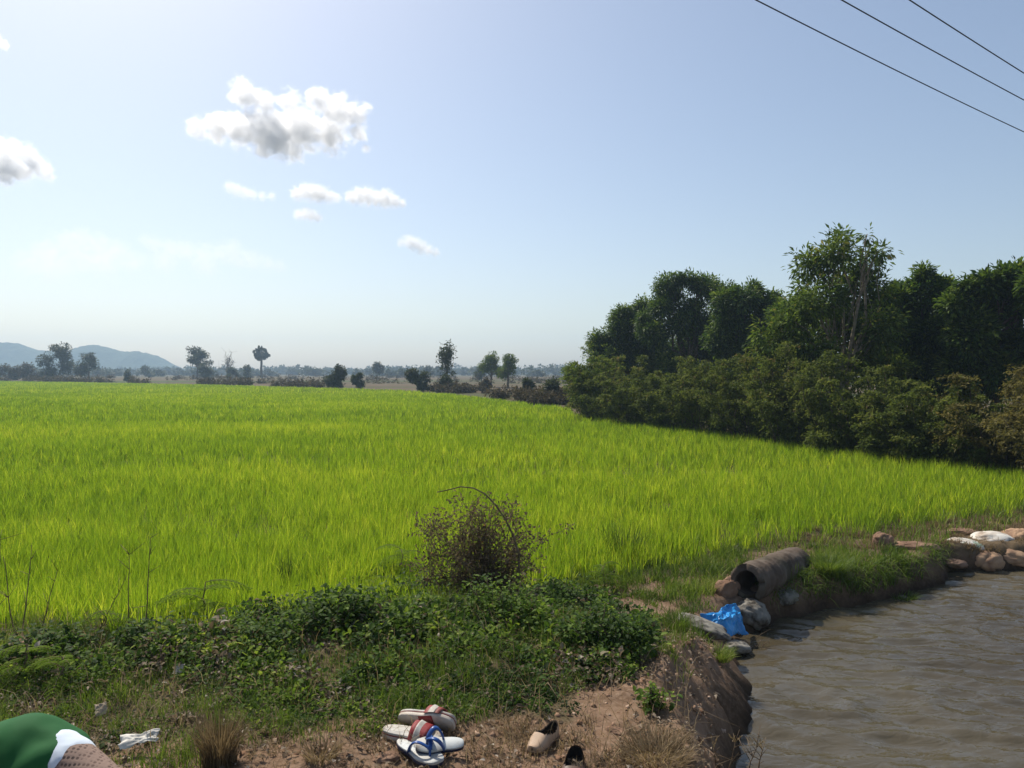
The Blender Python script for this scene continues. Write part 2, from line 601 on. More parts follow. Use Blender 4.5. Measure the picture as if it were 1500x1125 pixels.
def branch_path(a, b, sag=.0, wob=.06, n=6):
    a, b = np.asarray(a, float), np.asarray(b, float)
    t = np.linspace(0, 1, n)[:, None]
    p = a + (b - a) * t
    L = np.linalg.norm(b - a)
    p[1:-1] += R.normal(0, wob * L / 3, (n - 2, 3))
    p[:, 2] += np.sin(t[:, 0] * math.pi) * sag * L
    return p


def crown_leaves(mb, blobs, ncl, per, L, Wf, droop=.5, shell=.55, spread=.28, top_tint=0):
    """leaf clusters spread through a set of ellipsoid blobs (cx,cy,cz,rx,ry,rz)"""
    B = np.array(blobs, float)
    vol = B[:, 3] * B[:, 4] * B[:, 5]
    vol = vol ** .7
    idx = R.choice(len(B), ncl, p=vol / vol.sum())
    d = rnd_dirs(ncl)
    r = shell + (1 - shell) * R.uniform(0, 1, ncl) ** .6
    inner = R.uniform(0, 1, ncl) < .34
    r = np.where(inner, R.uniform(0.1, .7, ncl), r)
    r = r * (1 + .18 * R.normal(0, 1, ncl)).clip(.6, 1.35)
    C = B[idx, :3] + d * r[:, None] * B[idx, 3:6]
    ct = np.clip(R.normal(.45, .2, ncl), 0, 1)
    k = np.repeat(np.arange(ncl), per)
    n = len(k)
    dd = rnd_dirs(n)
    out_ = unit(d[k] * .6 + dd)
    out_[:, 2] -= droop * R.uniform(.3, 1.2, n)
    P = C[k] + dd * (spread * R.uniform(.1, 1, n))[:, None]
    Lk = L * R.uniform(.6, 1.35, n)
    nn = unit(np.stack([R.normal(0, .5, n), R.normal(0, .5, n), np.ones(n)], 1))
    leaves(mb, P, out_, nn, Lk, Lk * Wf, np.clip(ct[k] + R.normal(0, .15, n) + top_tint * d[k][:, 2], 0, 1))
    return C


def tree(name, base, blobs, label, cat='tree', mat=None, bark=None, ncl=700, per=22, L=.16, Wf=.3, trunk_r=.12, limbs=8, droop=.5,
         spread=.28, group=None, shell=.55, lean=(0, 0), fork=.35, twigs=60):
    base = np.asarray(base, float)
    root = empty(name, base, label, cat, group)
    B = np.array(blobs, float)
    tb = MB()
    topz = (B[:, 2] + B[:, 5] * .4).max()
    cen = B[:, :2].mean(0)
    fk = np.array([base[0] + (cen[0] - base[0]) * .4, base[1] + (cen[1] - base[1]) * .4, base[2] + (topz - base[2]) * fork])
    tb.add(*tube(branch_path(base - [0, 0, .15], fk, 0, .08), np.linspace(trunk_r * 1.25, trunk_r * .8, 6), 8))
    for i in range(limbs):
        b = B[i % len(B)]
        e = b[:3] + rnd_dirs(1)[0] * b[3:6] * .45
        s = fk + (base - fk) * R.uniform(0, .25)
        mid = branch_path(s, e, .06, .12, 7)
        tb.add(*tube(mid, np.linspace(trunk_r * .6, trunk_r * .12, 7), 6))
        for _ in range(int(twigs / limbs)):
            q = mid[R.integers(2, 7)]
            e2 = b[:3] + rnd_dirs(1)[0] * b[3:6] * R.uniform(.6, 1.05)
            tb.add(*tube(branch_path(q, e2, .05, .15, 4), np.linspace(trunk_r * .16, trunk_r * .04, 4), 4))
    tb.build('trunk', bark or M_bark, root, True, base)
    cb = MB()
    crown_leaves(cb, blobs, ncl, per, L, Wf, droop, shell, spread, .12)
    cb.build('crown', mat or M_mango, root, False, base)
    return root


def blob_set(cx, cy, zlo, zhi, w, n=9, dome=.8, jitter=.25):
    """lumpy dome: a few big lobes plus smaller ones near the outline"""
    out_ = []
    H = zhi - zlo
    for i in range(n):
        t = (i + .5) / n
        zz = zlo + H * (.12 + .76 * t)
        wid = w * .5 * math.sqrt(max(.05, 1 - (max(0, t - .35) / .72) ** 2)) * dome
        a = R.uniform(0, 2 * math.pi); rr = wid * R.uniform(.25, .8)
        s = R.uniform(.55, .9) * w * .28
        out_.append((cx + math.cos(a) * rr, cy + math.sin(a) * rr, zz, s, s, s * R.uniform(.65, .95) * min(1, H / w + .2)))
    return out_


def zt(py, Y):  # height above datum of an image row at depth Y
    return float(at_y(750, py, Y)[2])


def xp(px, Y):
    return (px - 750) / F * Y


GT = 'trees of the grove beside the rice field'
GB = -.35


def mango(px0, px1, ytop, Y, label, n=10, ncl=900, zlo=.5, mat=None, L=.17, extra=(), **kw):
    x0, x1 = xp(px0, Y), xp(px1, Y)
    cx, w = (x0 + x1) / 2, (x1 - x0)
    bl = blob_set(cx, Y + w * .25, zlo, zt(ytop, Y), w, n) + list(extra)
    return tree('mango_tree', (cx, Y + w * .25, GB), bl, label, 'tree', mat, None, ncl, 20, L, .27, .13, 9, .55, .3, GT, **kw)


GROVE = [
    (36, 915, 'dark rounded mango tree at the left end of the grove', [(900, 475, 30), (930, 465, 26), (885, 505, 26), (925, 510, 36), (955, 490, 28), (900, 535, 34), (945, 540, 36), (880, 530, 20), (908, 455, 17), (940, 452, 15)], 1300),
    (34, 1010, 'tall dark mango tree with a domed lumpy top, second from the left', [(985, 430, 30), (1020, 422, 26), (1052, 434, 28), (965, 458, 26), (1005, 465, 38), (1055, 470, 36), (960, 500, 34), (1010, 510, 40), (1060, 515, 38), (1000, 410, 14), (1036, 411, 13), (975, 545, 34), (1040, 545, 36), (945, 470, 14)], 2000),
    (30, 1100, 'dark mango tree in the dip just left of the tallest airy tree', [(1090, 447, 28), (1120, 444, 26), (1080, 485, 36), (1125, 482, 34), (1100, 525, 40), (1075, 432, 14), (1105, 428, 14), (1140, 436, 16), (1068, 445, 22), (1130, 455, 26), (1062, 500, 30)], 1500),
    (27.5, 1160, 'low dark mango tree half hidden behind the tallest airy tree', [(1150, 455, 28), (1165, 485, 32), (1140, 520, 36), (1180, 530, 36), (1182, 452, 24)], 800),
    (26, 1290, 'dark tree filling the gap behind and right of the tallest airy tree', [(1290, 445, 30), (1320, 428, 16), (1260, 480, 40), (1310, 480, 40), (1280, 530, 44), (1330, 530, 40)], 1200),
    (21.5, 1362, 'dark mango tree with a pale green pointed top right of the tallest airy tree', [(1345, 416, 16), (1360, 408, 12), (1335, 442, 26), (1370, 437, 28), (1395, 452, 20), (1340, 480, 36), (1385, 490, 36), (1350, 530, 42), (1400, 540, 38), (1350, 402, 8), (1390, 420, 9), (1312, 438, 22), (1375, 425, 20), (1410, 450, 22), (1320, 500, 34)], 1800),
    (19.5, 1465, 'dark mango tree with pale tips above the golden dry bush', [(1440, 424, 22), (1470, 414, 24), (1490, 404, 15), (1430, 452, 28), (1480, 450, 34), (1510, 432, 30), (1440, 500, 40), (1490, 510, 42), (1420, 540, 34), (1470, 560, 40), (1416, 421, 10), (1412, 448, 22), (1455, 420, 22)], 2000),
    (18.5, 1565, 'dark mango tree cut by the right edge of the view', [(1522, 425, 34), (1570, 470, 46), (1525, 500, 44), (1590, 420, 30), (1600, 520, 46), (1560, 560, 44)], 1200),
    (39, 950, 'shaded low tree behind the dark rounded mango tree', [(890, 510, 26), (920, 520, 34), (960, 515, 36), (1000, 525, 38), (930, 545, 36), (985, 545, 36)], 900),
    (35, 1080, 'shaded low tree behind the dip in the grove', [(1040, 505, 38), (1080, 505, 38), (1120, 505, 38), (1150, 520, 38), (1060, 540, 36), (1110, 540, 36)], 900),
    (24, 1395, 'dark low tree deep in shade at the back of the grove', [(1390, 500, 44), (1430, 540, 44), (1360, 560, 40), (1320, 565, 40), (1475, 545, 44)], 900)]
for (Y, pxc, lab, bls, ncl) in GROVE:
    bl = []
    for (px, py, rp) in bls:
        r_ = rp / F * Y
        q = at_y(px, py, Y + R.uniform(-.35, .5) * r_)
        for j in range(2):
            d = rnd_dirs(1)[0] * r_ * .45
            rj = r_ * R.uniform(.55, .75)
            bl.append((q[0] + d[0], q[1] + d[1], q[2] + d[2] * .9, rj, rj, rj * .85))
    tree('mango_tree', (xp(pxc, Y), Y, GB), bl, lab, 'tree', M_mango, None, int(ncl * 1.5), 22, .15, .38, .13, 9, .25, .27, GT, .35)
# the tall, airy tree with several pale stems
Y = 20.5
bl = []
for (px, py, rp) in [(1225, 372, 30), (1270, 388, 26), (1185, 392, 28), (1240, 420, 38), (1195, 440, 36), (1285, 430, 32), (1165, 470, 36), (1225, 475, 42),
                     (1290, 480, 36), (1135, 500, 34), (1190, 520, 40), (1255, 530, 44), (1310, 450, 24), (1140, 545, 34), (1300, 540, 36), (1232, 348, 13), (1272, 345, 9), (1290, 368, 8)]:
    q = at_y(px, py, Y + R.uniform(-.5, 1.0)); r_ = rp / F * Y
    bl.append((q[0], q[1], q[2], r_, r_, r_ * .85))
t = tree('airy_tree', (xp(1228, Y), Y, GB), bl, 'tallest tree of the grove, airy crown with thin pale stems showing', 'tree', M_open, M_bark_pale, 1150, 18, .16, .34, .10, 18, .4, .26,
         GT, .5, fork=.22, twigs=110)
# hedge shrubs along the foot of the grove
SH = [  # px, base row, top row, half width px, material, label
    (868, 603, 524, 27, M_open, 'pale green bush at the far left tip of the hedge, nearest the paddies'),
    (893, 606, 535, 34, M_hedge, 'olive hedge bush under the dark rounded mango tree'),
    (940, 612, 541, 36, M_hedge, 'olive hedge bush in front of the second mango tree from the left'),
    (990, 618, 538, 38, M_hedge, 'brownish olive hedge bush below the domed mango tree'),
    (1045, 624, 535, 42, M_hedge, 'dull green hedge bush in the middle of the hedge'),
    (1100, 631, 532, 44, M_hedge, 'dark olive hedge bush at the left foot of the airy tree'),
    (1160, 638, 520, 46, M_hedge, 'tall leafy hedge bush below the airy tree'),
    (1225, 646, 540, 48, M_hedge, 'dark hedge bush straight below the pale stems of the airy tree'),
    (1290, 653, 545, 50, M_hedge, 'olive drooping hedge bush right of the airy tree stems'),
    (1355, 660, 572, 52, M_hedge, 'low dark hedge bush left of the golden dry bush'),
    (1420, 668, 582, 44, M_hedge, 'low dark bush at the foot of the golden dry bush'),
    (1478, 673, 540, 62, M_gold, 'golden brown dry bush at the right edge of the view'),
    (1580, 690, 545, 60, M_gold, 'dry brown bush beyond the golden one, cut by the right edge'),
]


def feathery(root, base, h, w, mat, nst=34, per=55, L=.085, tint=.5, bark=None, droop=.35):
    """shrub of many arching stems set with small drooping leaves"""
    sb, lb = MB(), MB()
    base = np.asarray(base, float)
    for i in range(nst):
        a = R.uniform(0, 2 * math.pi); rr = math.sqrt(R.uniform(0, 1))
        s = base + [math.cos(a) * rr * w * .35, math.sin(a) * rr * w * .35, -.05]
        hh = h * R.uniform(.35, 1.22) * (1 - .35 * rr)
        e = s + [math.cos(a) * rr * w * .75, math.sin(a) * rr * w * .75, hh]
        p_ = branch_path(s, e, .0, .12, 7)
        t_ = np.linspace(0, 1, 7)
        p_[:, 2] += np.sin(t_ * math.pi) * hh * .18
        p_[-1, 2] -= hh * .08 * rr
        sb.add(*tube(p_, np.linspace(.016, .004, 7) * (h / 1.6) ** .5, 4))
        # side sprays
        k = per
        tt = R.uniform(.12, 1, k) ** .8
        ii = np.minimum((tt * 6).astype(int), 5); fr_ = tt * 6 - ii
        P0 = p_[ii] * (1 - fr_)[:, None] + p_[ii + 1] * fr_[:, None]
        az = R.uniform(0, 2 * math.pi, k)
        sl_ = R.uniform(.10, .34, k) * h / 1.8 * (1.1 - .4 * tt)
        dv = np.stack([np.cos(az), np.sin(az), R.uniform(-droop, .5, k)], 1)
        nl = 11
        q = np.linspace(.15, 1, nl)
        PP = (P0[:, None] + dv[:, None] * (sl_[:, None] * q)[:, :, None]); PP[:, :, 2] -= (sl_[:, None] * q * q * droop)
        PP = PP.reshape(-1, 3) + R.normal(0, .012, (k * nl, 3))
        dd = np.repeat(unit(dv), nl, 0) * .5 + rnd_dirs(k * nl); dd[:, 2] -= .25
        nn = unit(np.stack([R.normal(0, .6, k * nl), R.normal(0, .6, k * nl), np.ones(k * nl)], 1))
        LL = L * R.uniform(.6, 1.3, k * nl)
        tn = np.clip(tint + np.repeat(R.normal(0, .17, k), nl) + R.normal(0, .08, k * nl) + R.normal(0, .06), 0, 1)
        leaves(lb, PP, dd, nn, LL, LL * .42, tn)
    sb.build('stems', bark or M_bark, root, True, base)
    lb.build('foliage', mat, root, False, base)


for i, (px, yb, yt, hw, mt, lab) in enumerate(SH):
    b = at_z(px, yb, .02)
    Y = b[1] + .7
    h = (zt(yt, Y) + .35) * 1.12
    w_ = hw / F * Y * 1.75
    base = (xp(px, Y), Y, GB)
    root = empty('dry_bush' if mt is M_gold else 'hedge_bush', base, lab, 'bush', 'bushes of the hedge along the rice field')
    feathery(root, base, h, w_, mt, 44, 52, .06 + .0012 * Y, R.uniform(.38, .56) if i else .72)

# ------------------------------------------------------------------ far vegetation
GF = 'trees and bushes standing along the far edge of the field'


def far_tree(kind, px, Y, ytop, ybot, wpx, label, mat=M_far, n=7, ncl=160, per=16, trunk=True, zl=.3):
    x = xp(px, Y); w = wpx / F * Y
    zb = -.25
    z1 = zt(ytop, Y)
    h = z1 - zb
    s = max(.14, Y * .0016)
    zlo = zb + h * (zl if trunk else .02)
    bl = blob_set(x, Y, zlo, z1, w, n, 1.0)
    return tree(kind, (x, Y, zb), bl, label, 'tree' if trunk else 'bush', mat, None, ncl, per, s * 1.5, .5, .02 * h + .04, 5, .3, s * 1.8, GF, .4, fork=.35 if trunk else .12, twigs=25)


far_tree('wild_bush', 83, 165, 501, 553, 50, 'tall dark shaggy tree nearest the blue hills', M_far, 9, 380, 18, False)
far_tree('small_tree', 131, 165, 518, 550, 38, 'small dark round-topped tree right of the tall shaggy one', M_far, 7, 240, 16, True, .22)
far_tree('scrub_bush', 8, 160, 536, 554, 34, 'low brown scrub at the far left edge of the field', M_farb, 5, 150, 14, False)
far_tree('scrub_bush', 38, 162, 532, 554, 30, 'low brown scrub beside the tall shaggy tree', M_farb, 5, 150, 14, False)
far_tree('scrub_bush', 188, 150, 542, 552, 12, 'tiny dark bush out on the bund near the hills', M_far, 4, 50, 12, False)
far_tree('scrub_bush', 212, 260, 537, 543, 24, 'flat dark bush out among the dry paddies', M_far, 4, 60, 12, False)
far_tree('umbrella_tree', 289, 185, 508, 547, 40, 'spreading tree with a flat airy crown left of the palm', M_far, 8, 240, 14, True, .38)
far_tree('scrub_bush', 302, 178, 534, 548, 26, 'dark bush at the foot of the spreading airy tree', M_far, 5, 120, 14, False)
far_tree('scrub_bush', 338, 190, 538, 548, 24, 'dark bush under the bare tree', M_far, 4, 90, 14, False)
far_tree('scrub_bush', 362, 205, 534, 546, 12, 'small dark bush left of the palm trunk', M_far, 4, 60, 12, False)
far_tree('wild_bush', 492, 84, 534, 564, 32, 'solid dark bush rising over the far edge of the rice', M_far, 8, 300, 16, False)
far_tree('scrub_bush', 525, 82, 546, 564, 18, 'low dark bush just right of the solid dark bush', M_far, 5, 130, 14, False)
far_tree('small_tree', 552, 210, 531, 550, 16, 'small hazy round tree standing alone in the dry paddies', M_far, 5, 110, 12, True, .3)
far_tree('wild_bush', 612, 73, 542, 567, 36, 'green dark bush at the far edge, left of the slender tree', M_far, 8, 300, 16, False)
far_tree('scrub_bush', 655, 71, 551, 568, 28, 'dark bush around the foot of the slender tree', M_far, 6, 200, 14, False)
far_tree('small_tree', 627, 250, 537, 550, 13, 'hazy round tree beyond the dark bush', M_far, 5, 90, 12, True, .3)
far_tree('broad_tree', 719, 92, 517, 562, 40, 'taller of the two broad trees, with a leaning crown', M_open, 8, 260, 16, True, .3)
far_tree('broad_tree', 744, 88, 520, 562, 38, 'shorter of the two broad trees, nearer the grove', M_open, 8, 260, 16, True, .34)
far_tree('small_tree', 706, 140, 534, 552, 22, 'hazy low tree behind the two broad trees', M_far, 5, 120, 14, True, .2)
far_tree('scrub_bush', 712, 75, 556, 570, 20, 'brown scrub in front of the two broad trees', M_farb, 4, 110, 14, False)
far_tree('scrub_bush', 776, 55, 556, 574, 20, 'dark low bush midway between the broad trees and the grove', M_far, 5, 130, 14, False)
far_tree('scrub_bush', 810, 46, 556, 580, 26, 'dark low bush touching the left tip of the hedge', M_far, 5, 150, 14, False)
# low scrub along the bund at the far edge of the rice: one ragged mass
mbs = MB()
edge = np.array([(-150, 170), (-97, 142), (-43, 107), (-10, 75), (0, 47), (2, 40)], float)
for i in range(430):
    t = R.uniform(0, 1) ** .8 * 4.7
    k = int(t); q = edge[k] + (edge[k + 1] - edge[k]) * (t - k)
    if fbm(np.array([[t * 6, 0, 0]]), 2, 77)[0] < .42: continue
    Y = q[1] + R.uniform(0, 4); x = q[0] + R.uniform(0, 4)
    h = R.uniform(.25, .9) * (.7 + Y / 200)
    crown_leaves(mbs, [(x, Y, -.2 + h * .4, h * .9, h * .9, h * .6)], 10, 12, .16 + Y * .0012, .5, .2, .3, .2)
for i in range(520):
    Yr = R.choice([118, 135, 160, 190, 225, 262]); px = R.uniform(-150, 850)
    if fbm(np.array([[px / 45, Yr * 1.7, 0]]), 2, 78)[0] < .5: continue
    Y = Yr + R.normal(0, 2); x = xp(px, Y)
    if in_poly(np.array([x]), np.array([Y]), RICE)[0]: continue
    h = R.uniform(.4, 1.3)
    crown_leaves(mbs, [(x, Y, -.2 + h * .4, h * 1.6, h, h * .55)], 9, 10, .12 + Y * .0012, .5, .2, .3, .25)
tag(mbs.build('field_edge_scrub', M_farb), 'low ragged brown and green scrub along the far edge of the rice', 'scrub', kind='stuff')
# hazy tree line all along the horizon
mbs = MB()
for i in range(520):
    Y = R.uniform(270, 760); px = R.uniform(-250, 1750)
    nn = fbm(np.array([[px / 90, Y / 140, 0]]), 3, 79)[0]
    h = (2.4 + 5.5 * max(0, nn - .3) * R.uniform(.5, 1.7)) * (.7 + Y / 900)
    w_ = h * R.uniform(.5, 1.1)
    x = xp(px, Y)
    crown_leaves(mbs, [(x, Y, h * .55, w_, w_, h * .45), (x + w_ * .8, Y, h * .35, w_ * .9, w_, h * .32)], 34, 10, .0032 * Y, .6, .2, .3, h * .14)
tag(mbs.build('distant_treeline', M_far), 'hazy line of trees all along the horizon', 'trees', kind='stuff')

# sugar palm
Y = 235.; x = xp(383, Y); zb = -.25
root = empty('sugar_palm', (x, Y, zb), 'lone sugar palm with a round head of fronds above the paddies', 'palm tree')
ztop = zt(520, Y)
MB().add(*tube(branch_path((x, Y, zb - .2), (x, Y, ztop), 0, .01), np.linspace(.45, .3, 6), 8)).build('trunk', M_bark, root, True, (x, Y, zb))
lb = MB()
for i in range(80):
    d = rnd_dirs(1)[0]
    c_ = np.array([x, Y, ztop + .6]) + d * [1.1, 1.1, 1] * R.uniform(.7, 2.0)
    k = 16; s = unit(np.cross(d, rnd_dirs(1)[0]) + 1e-3)
    an = np.linspace(-1.4, 1.4, k)
    dd = np.cos(an)[:, None] * d + np.sin(an)[:, None] * s
    leaves(lb, np.repeat([c_], k, 0), dd, np.repeat([np.cross(s, d)], k, 0), 1.0, .28, R.uniform(.1, .6))
    lb.add(*tube([[x, Y, ztop], c_], [.07, .05], 4), .2)
lb.build('fronds', M_far, root, False, (x, Y, zb))
# bare tree & slender tree


def twig_tree(name, px, Y, ytop, label, leaf, wpx, levels=3, straight=False):
    x = xp(px, Y); zb = -.25; h = zt(ytop, Y) - zb
    root = empty(name, (x, Y, zb), label, 'tree')
    tb, lb = MB(), MB()
    w_ = wpx / F * Y
    tp = branch_path((x, Y, zb - .1), (x + .02 * h, Y, zb + h * (.98 if straight else .55)), 0, .05, 8)
    tb.add(*tube(tp, np.linspace(.028 * h, .008 * h, 8), 6))
    for i in range(30):
        q = tp[R.integers(3, 8)]
        a = R.uniform(0, 2 * math.pi)
        up_ = R.uniform(.08, .22) * h if straight else R.uniform(.15, .45) * h
        e = q + [math.cos(a) * w_ * .5 * R.uniform(.3, 1), math.sin(a) * w_ * .5, up_]
        e[2] = min(e[2], zb + h)
        b_ = branch_path(q, e, 0, .15, 5)
        tb.add(*tube(b_, np.linspace(.009 * h, .003 * h, 5), 4))
        for j in range(5):
            q2 = b_[R.integers(2, 5)]; e2 = q2 + R.normal(0, .09 * h, 3) + [0, 0, .04 * h]
            tb.add(*tube([q2, (q2 + e2) / 2 + R.normal(0, .01 * h, 3), e2], [.004 * h, .003 * h, .002 * h], 3))
            if leaf:
                n = 7
                leaves(lb, np.repeat([e2], n, 0) + R.normal(0, .03 * h, (n, 3)), rnd_dirs(n), rnd_dirs(n), .0032 * Y, .0018 * Y, R.uniform(.2, .7, n))
    tb.build('trunk', M_bark, root, True, (x, Y, zb))
    if leaf: lb.build('crown', M_far, root, False, (x, Y, zb))


twig_tree('bare_tree', 333, 195, 515, 'bare grey tree with thin twigs between the airy tree and the palm', False, 26)
twig_tree('slender_tree', 653, 74, 517, 'slender upright tree with sparse leaf tufts at the far edge of the rice', True, 12, straight=True)

# ------------------------------------------------------------------ hills
M_hill = plain('wooded_hill', (.035, .06, .03), (.07, .095, .045), .06, .95, .1, 1, 2, 6)


def hill(label, prof, Y):
    pr = np.array(prof, float)
    pxs = np.linspace(pr[0, 0], pr[-1, 0], 200)
    py = np.interp(pxs, pr[:, 0], pr[:, 1])
    X = xp(pxs, Y); Z = np.array([zt(v_, Y) for v_ in py])
    dep = np.linspace(-1, 1, 31)
    VX, VD = np.meshgrid(X, dep)
    VZ = np.interp(VX.ravel(), X, Z) * np.cos(VD.ravel() * math.pi / 2) ** 1.3
    VY = Y + VD.ravel() * 70
    nz = 1.3 * (fbm2(VX.ravel(), VY, .05, 5, 91) - .5) + .5 * (fbm2(VX.ravel(), VY, .3, 3, 93) - .5)
    VZ = VZ + nz * 6 * np.cos(VD.ravel() * math.pi / 2) * np.clip(VZ / 15, 0, 1) - 1.2
    return tag(MB().add(np.stack([VX.ravel(), VY, VZ], 1), grid_faces(31, 200)).build('hills', M_hill, None, True), label, 'hill', kind='structure')


hill('long blue wooded hill sloping down to the right', [(92, 528), (105, 515), (118, 508), (135, 504), (152, 505), (175, 511), (195, 515), (205, 513), (222, 517), (232, 523), (242, 530), (262, 541)], 850)
hill('blue wooded hill cut by the left edge of the view', [(-160, 530), (-110, 508), (-60, 505), (-20, 501), (8, 500), (24, 501), (40, 507), (56, 512), (72, 513), (92, 518), (110, 528), (130, 541)], 880)

# ------------------------------------------------------------------ haze
hb = MB()
x0, x1, y0, y1, z0, z1 = -1000, 1000, -60, 1000, -2.4, 48
V = [(x, y, z) for z in (z0, z1) for y in (y0, y1) for x in (x0, x1)]
hb.add(V, [[0, 2, 3, 1], [4, 5, 7, 6], [0, 1, 5, 4], [2, 6, 7, 3], [0, 4, 6, 2], [1, 3, 7, 5]])
m, nt, out = new_mat('haze_air')
pv = nt.nodes.new('ShaderNodeVolumePrincipled')
pv.inputs['Color'].default_value = (.56, .77, 1, 1)
pv.inputs['Density'].default_value = .0008
pv.inputs['Anisotropy'].default_value = .25
nt.links.new(pv.outputs[0], out.inputs['Volume'])
tag(hb.build('haze', m), 'thin bluish haze over the plain', 'haze', kind='stuff')

# ------------------------------------------------------------------ clouds (real volumes, far beyond the haze)
def cloud(label, lumps, dist, dens, seed, noise_amt=1.15, thick=.9):
    """lumps: (px, py, radius px). A union of spheres bounds a density that frays at its rim."""
    c0 = np.mean([ray(l[0], l[1]) for l in lumps], 0) * dist
    S = []
    rr = np.random.default_rng(seed)
    for (px, py, rp) in lumps:
        q = ray(px, py) * (dist + rr.uniform(-.5, .5) * rp / F * dist) + [0, 0, CAMZ]
        S.append((q - c0, rp / F * dist))
    import bmesh
    bm = bmesh.new()
    for q, r_ in S:
        M_ = Matrix.Translation(Vector(q)) @ Matrix.Diagonal((1, 1, 1, 1))
        bmesh.ops.create_icosphere(bm, subdivisions=3, radius=r_ * 1.3, matrix=M_)
    me = bpy.data.meshes.new('cloud'); bm.to_mesh(me); bm.free()
    o = bpy.data.objects.new('cloud', me); COL.objects.link(o); o.location = [float(v_) for v_ in c0]
    md = o.modifiers.new('union', 'REMESH'); md.mode = 'VOXEL'; md.voxel_size = max(r_ for _, r_ in S) / 9; md.use_smooth_shade = True
    m, nt, out = new_mat('cloud_vapour')
    v = objco(nt)
    acc = None
    for q, r_ in S:
        d = nt.nodes.new('ShaderNodeVectorMath'); d.operation = 'DISTANCE'
        nt.links.new(v, d.inputs[0]); d.inputs[1].default_value = [float(k) for k in q]
        e = math_n(nt, 'MULTIPLY_ADD', d.outputs['Value'], -1 / r_)
        e.node.inputs[2].default_value = 1
        if acc is None: acc = e
        else:
            acc = math_n(nt, 'SMOOTH_MAX', acc, e); acc.node.inputs[2].default_value = .12
    R0 = max(r_ for _, r_ in S)
    off = nt.nodes.new('ShaderNodeVectorMath'); off.operation = 'ADD'; nt.links.new(v, off.inputs[0]); off.inputs[1].default_value = (seed * 731., seed * 377., 0)
    nz = noise(nt, off.outputs[0], 3.4 / R0, 8, .64, .3)
    f = math_n(nt, 'ADD', acc, math_n(nt, 'MULTIPLY', math_n(nt, 'SUBTRACT', nz, .53), noise_amt * 2))
    mr = nt.nodes.new('ShaderNodeMapRange'); mr.interpolation_type = 'SMOOTHSTEP'
    mr.inputs[1].default_value = .12; mr.inputs[2].default_value = .8; mr.inputs[3].default_value = 0; mr.inputs[4].default_value = dens / R0
    nt.links.new(f, mr.inputs[0])
    pv = nt.nodes.new('ShaderNodeVolumePrincipled'); pv.inputs['Color'].default_value = (1, 1, 1, 1)
    pv.inputs['Anisotropy'].default_value = .5
    nt.links.new(mr.outputs[0], pv.inputs['Density'])
    nt.links.new(pv.outputs[0], out.inputs['Volume'])
    me.materials.append(m)
    return tag(o, label, 'cloud', 'clouds in the sky')


CD = 3200
cloud('big white cumulus cloud with a grey middle and bright ragged rim', [
    (290, 190, 22), (318, 187, 28), (352, 190, 36), (358, 140, 28), (350, 122, 14), (385, 150, 26), (392, 188, 46), (425, 152, 26), (440, 190, 46), (470, 150, 26), (462, 140, 18),
    (495, 165, 34), (520, 168, 24), (535, 160, 14), (482, 195, 38), (430, 222, 24), (385, 215, 24), (525, 195, 20), (536, 218, 9), (410, 205, 36), (500, 150, 18)], CD, 6.2, 3)
cloud('white and grey cloud cut by the left edge of the sky', [
    (-20, 235, 44), (10, 225, 28), (8, 248, 30), (38, 228, 22), (52, 244, 24), (68, 254, 17), (30, 250, 26), (-10, 212, 24), (22, 212, 14)], CD, 4.6, 5)
cloud('small flat white cloud below the big one, left of the pair', [(436, 284, 15), (447, 281, 18), (460, 283, 20), (472, 285, 18), (484, 288, 14), (494, 290, 10)], CD, 3.0, 7, 1.0)
cloud('small flat white cloud below the big one, right of the pair', [(514, 289, 14), (526, 287, 18), (538, 288, 20), (551, 291, 18), (564, 291, 20), (576, 294, 16), (588, 298, 11)], CD, 3.0, 9, 1.0)
cloud('tiny white cloud puff under the pair of flat clouds', [(438, 314, 12), (447, 313, 14), (456, 315, 14), (466, 319, 10)], CD, 2.0, 11, 1.0)
cloud('faint white cloud wisp below and left of the big cloud', [(336, 274, 13), (346, 278, 15), (358, 282, 14), (370, 285, 12), (384, 287, 11), (398, 287, 10)], CD, 1.0, 13, 1.0)
cloud('slanting white cloud puff lower right of the pair of flat clouds', [(588, 355, 10), (598, 353, 14), (607, 357, 16), (617, 362, 15), (627, 366, 13), (638, 370, 10)], CD, 1.8, 15, 1.0)
cloud('thin white cloud scrap at the upper left edge of the sky', [(-8, 58, 14), (6, 66, 10)], CD, 2.5, 17)
cloud('faint broad cloud bank low in the left of the sky', [
    (70, 372, 34), (100, 356, 30), (120, 346, 22), (145, 358, 28), (170, 370, 30), (110, 378, 40), (40, 386, 30), (150, 384, 40), (195, 384, 28), (75, 390, 40)], CD * 1.6, .55, 19, 1.1)
cloud('faint long cloud bank low in the sky under the big cloud', [
    (212, 352, 16), (228, 360, 22), (250, 366, 26), (275, 369, 26), (300, 372, 26), (325, 371, 26), (342, 360, 18), (350, 378, 26), (372, 382, 24), (392, 386, 20), (410, 390, 16), (240, 380, 30), (300, 386, 30)], CD * 1.6, .5, 21, 1.1)

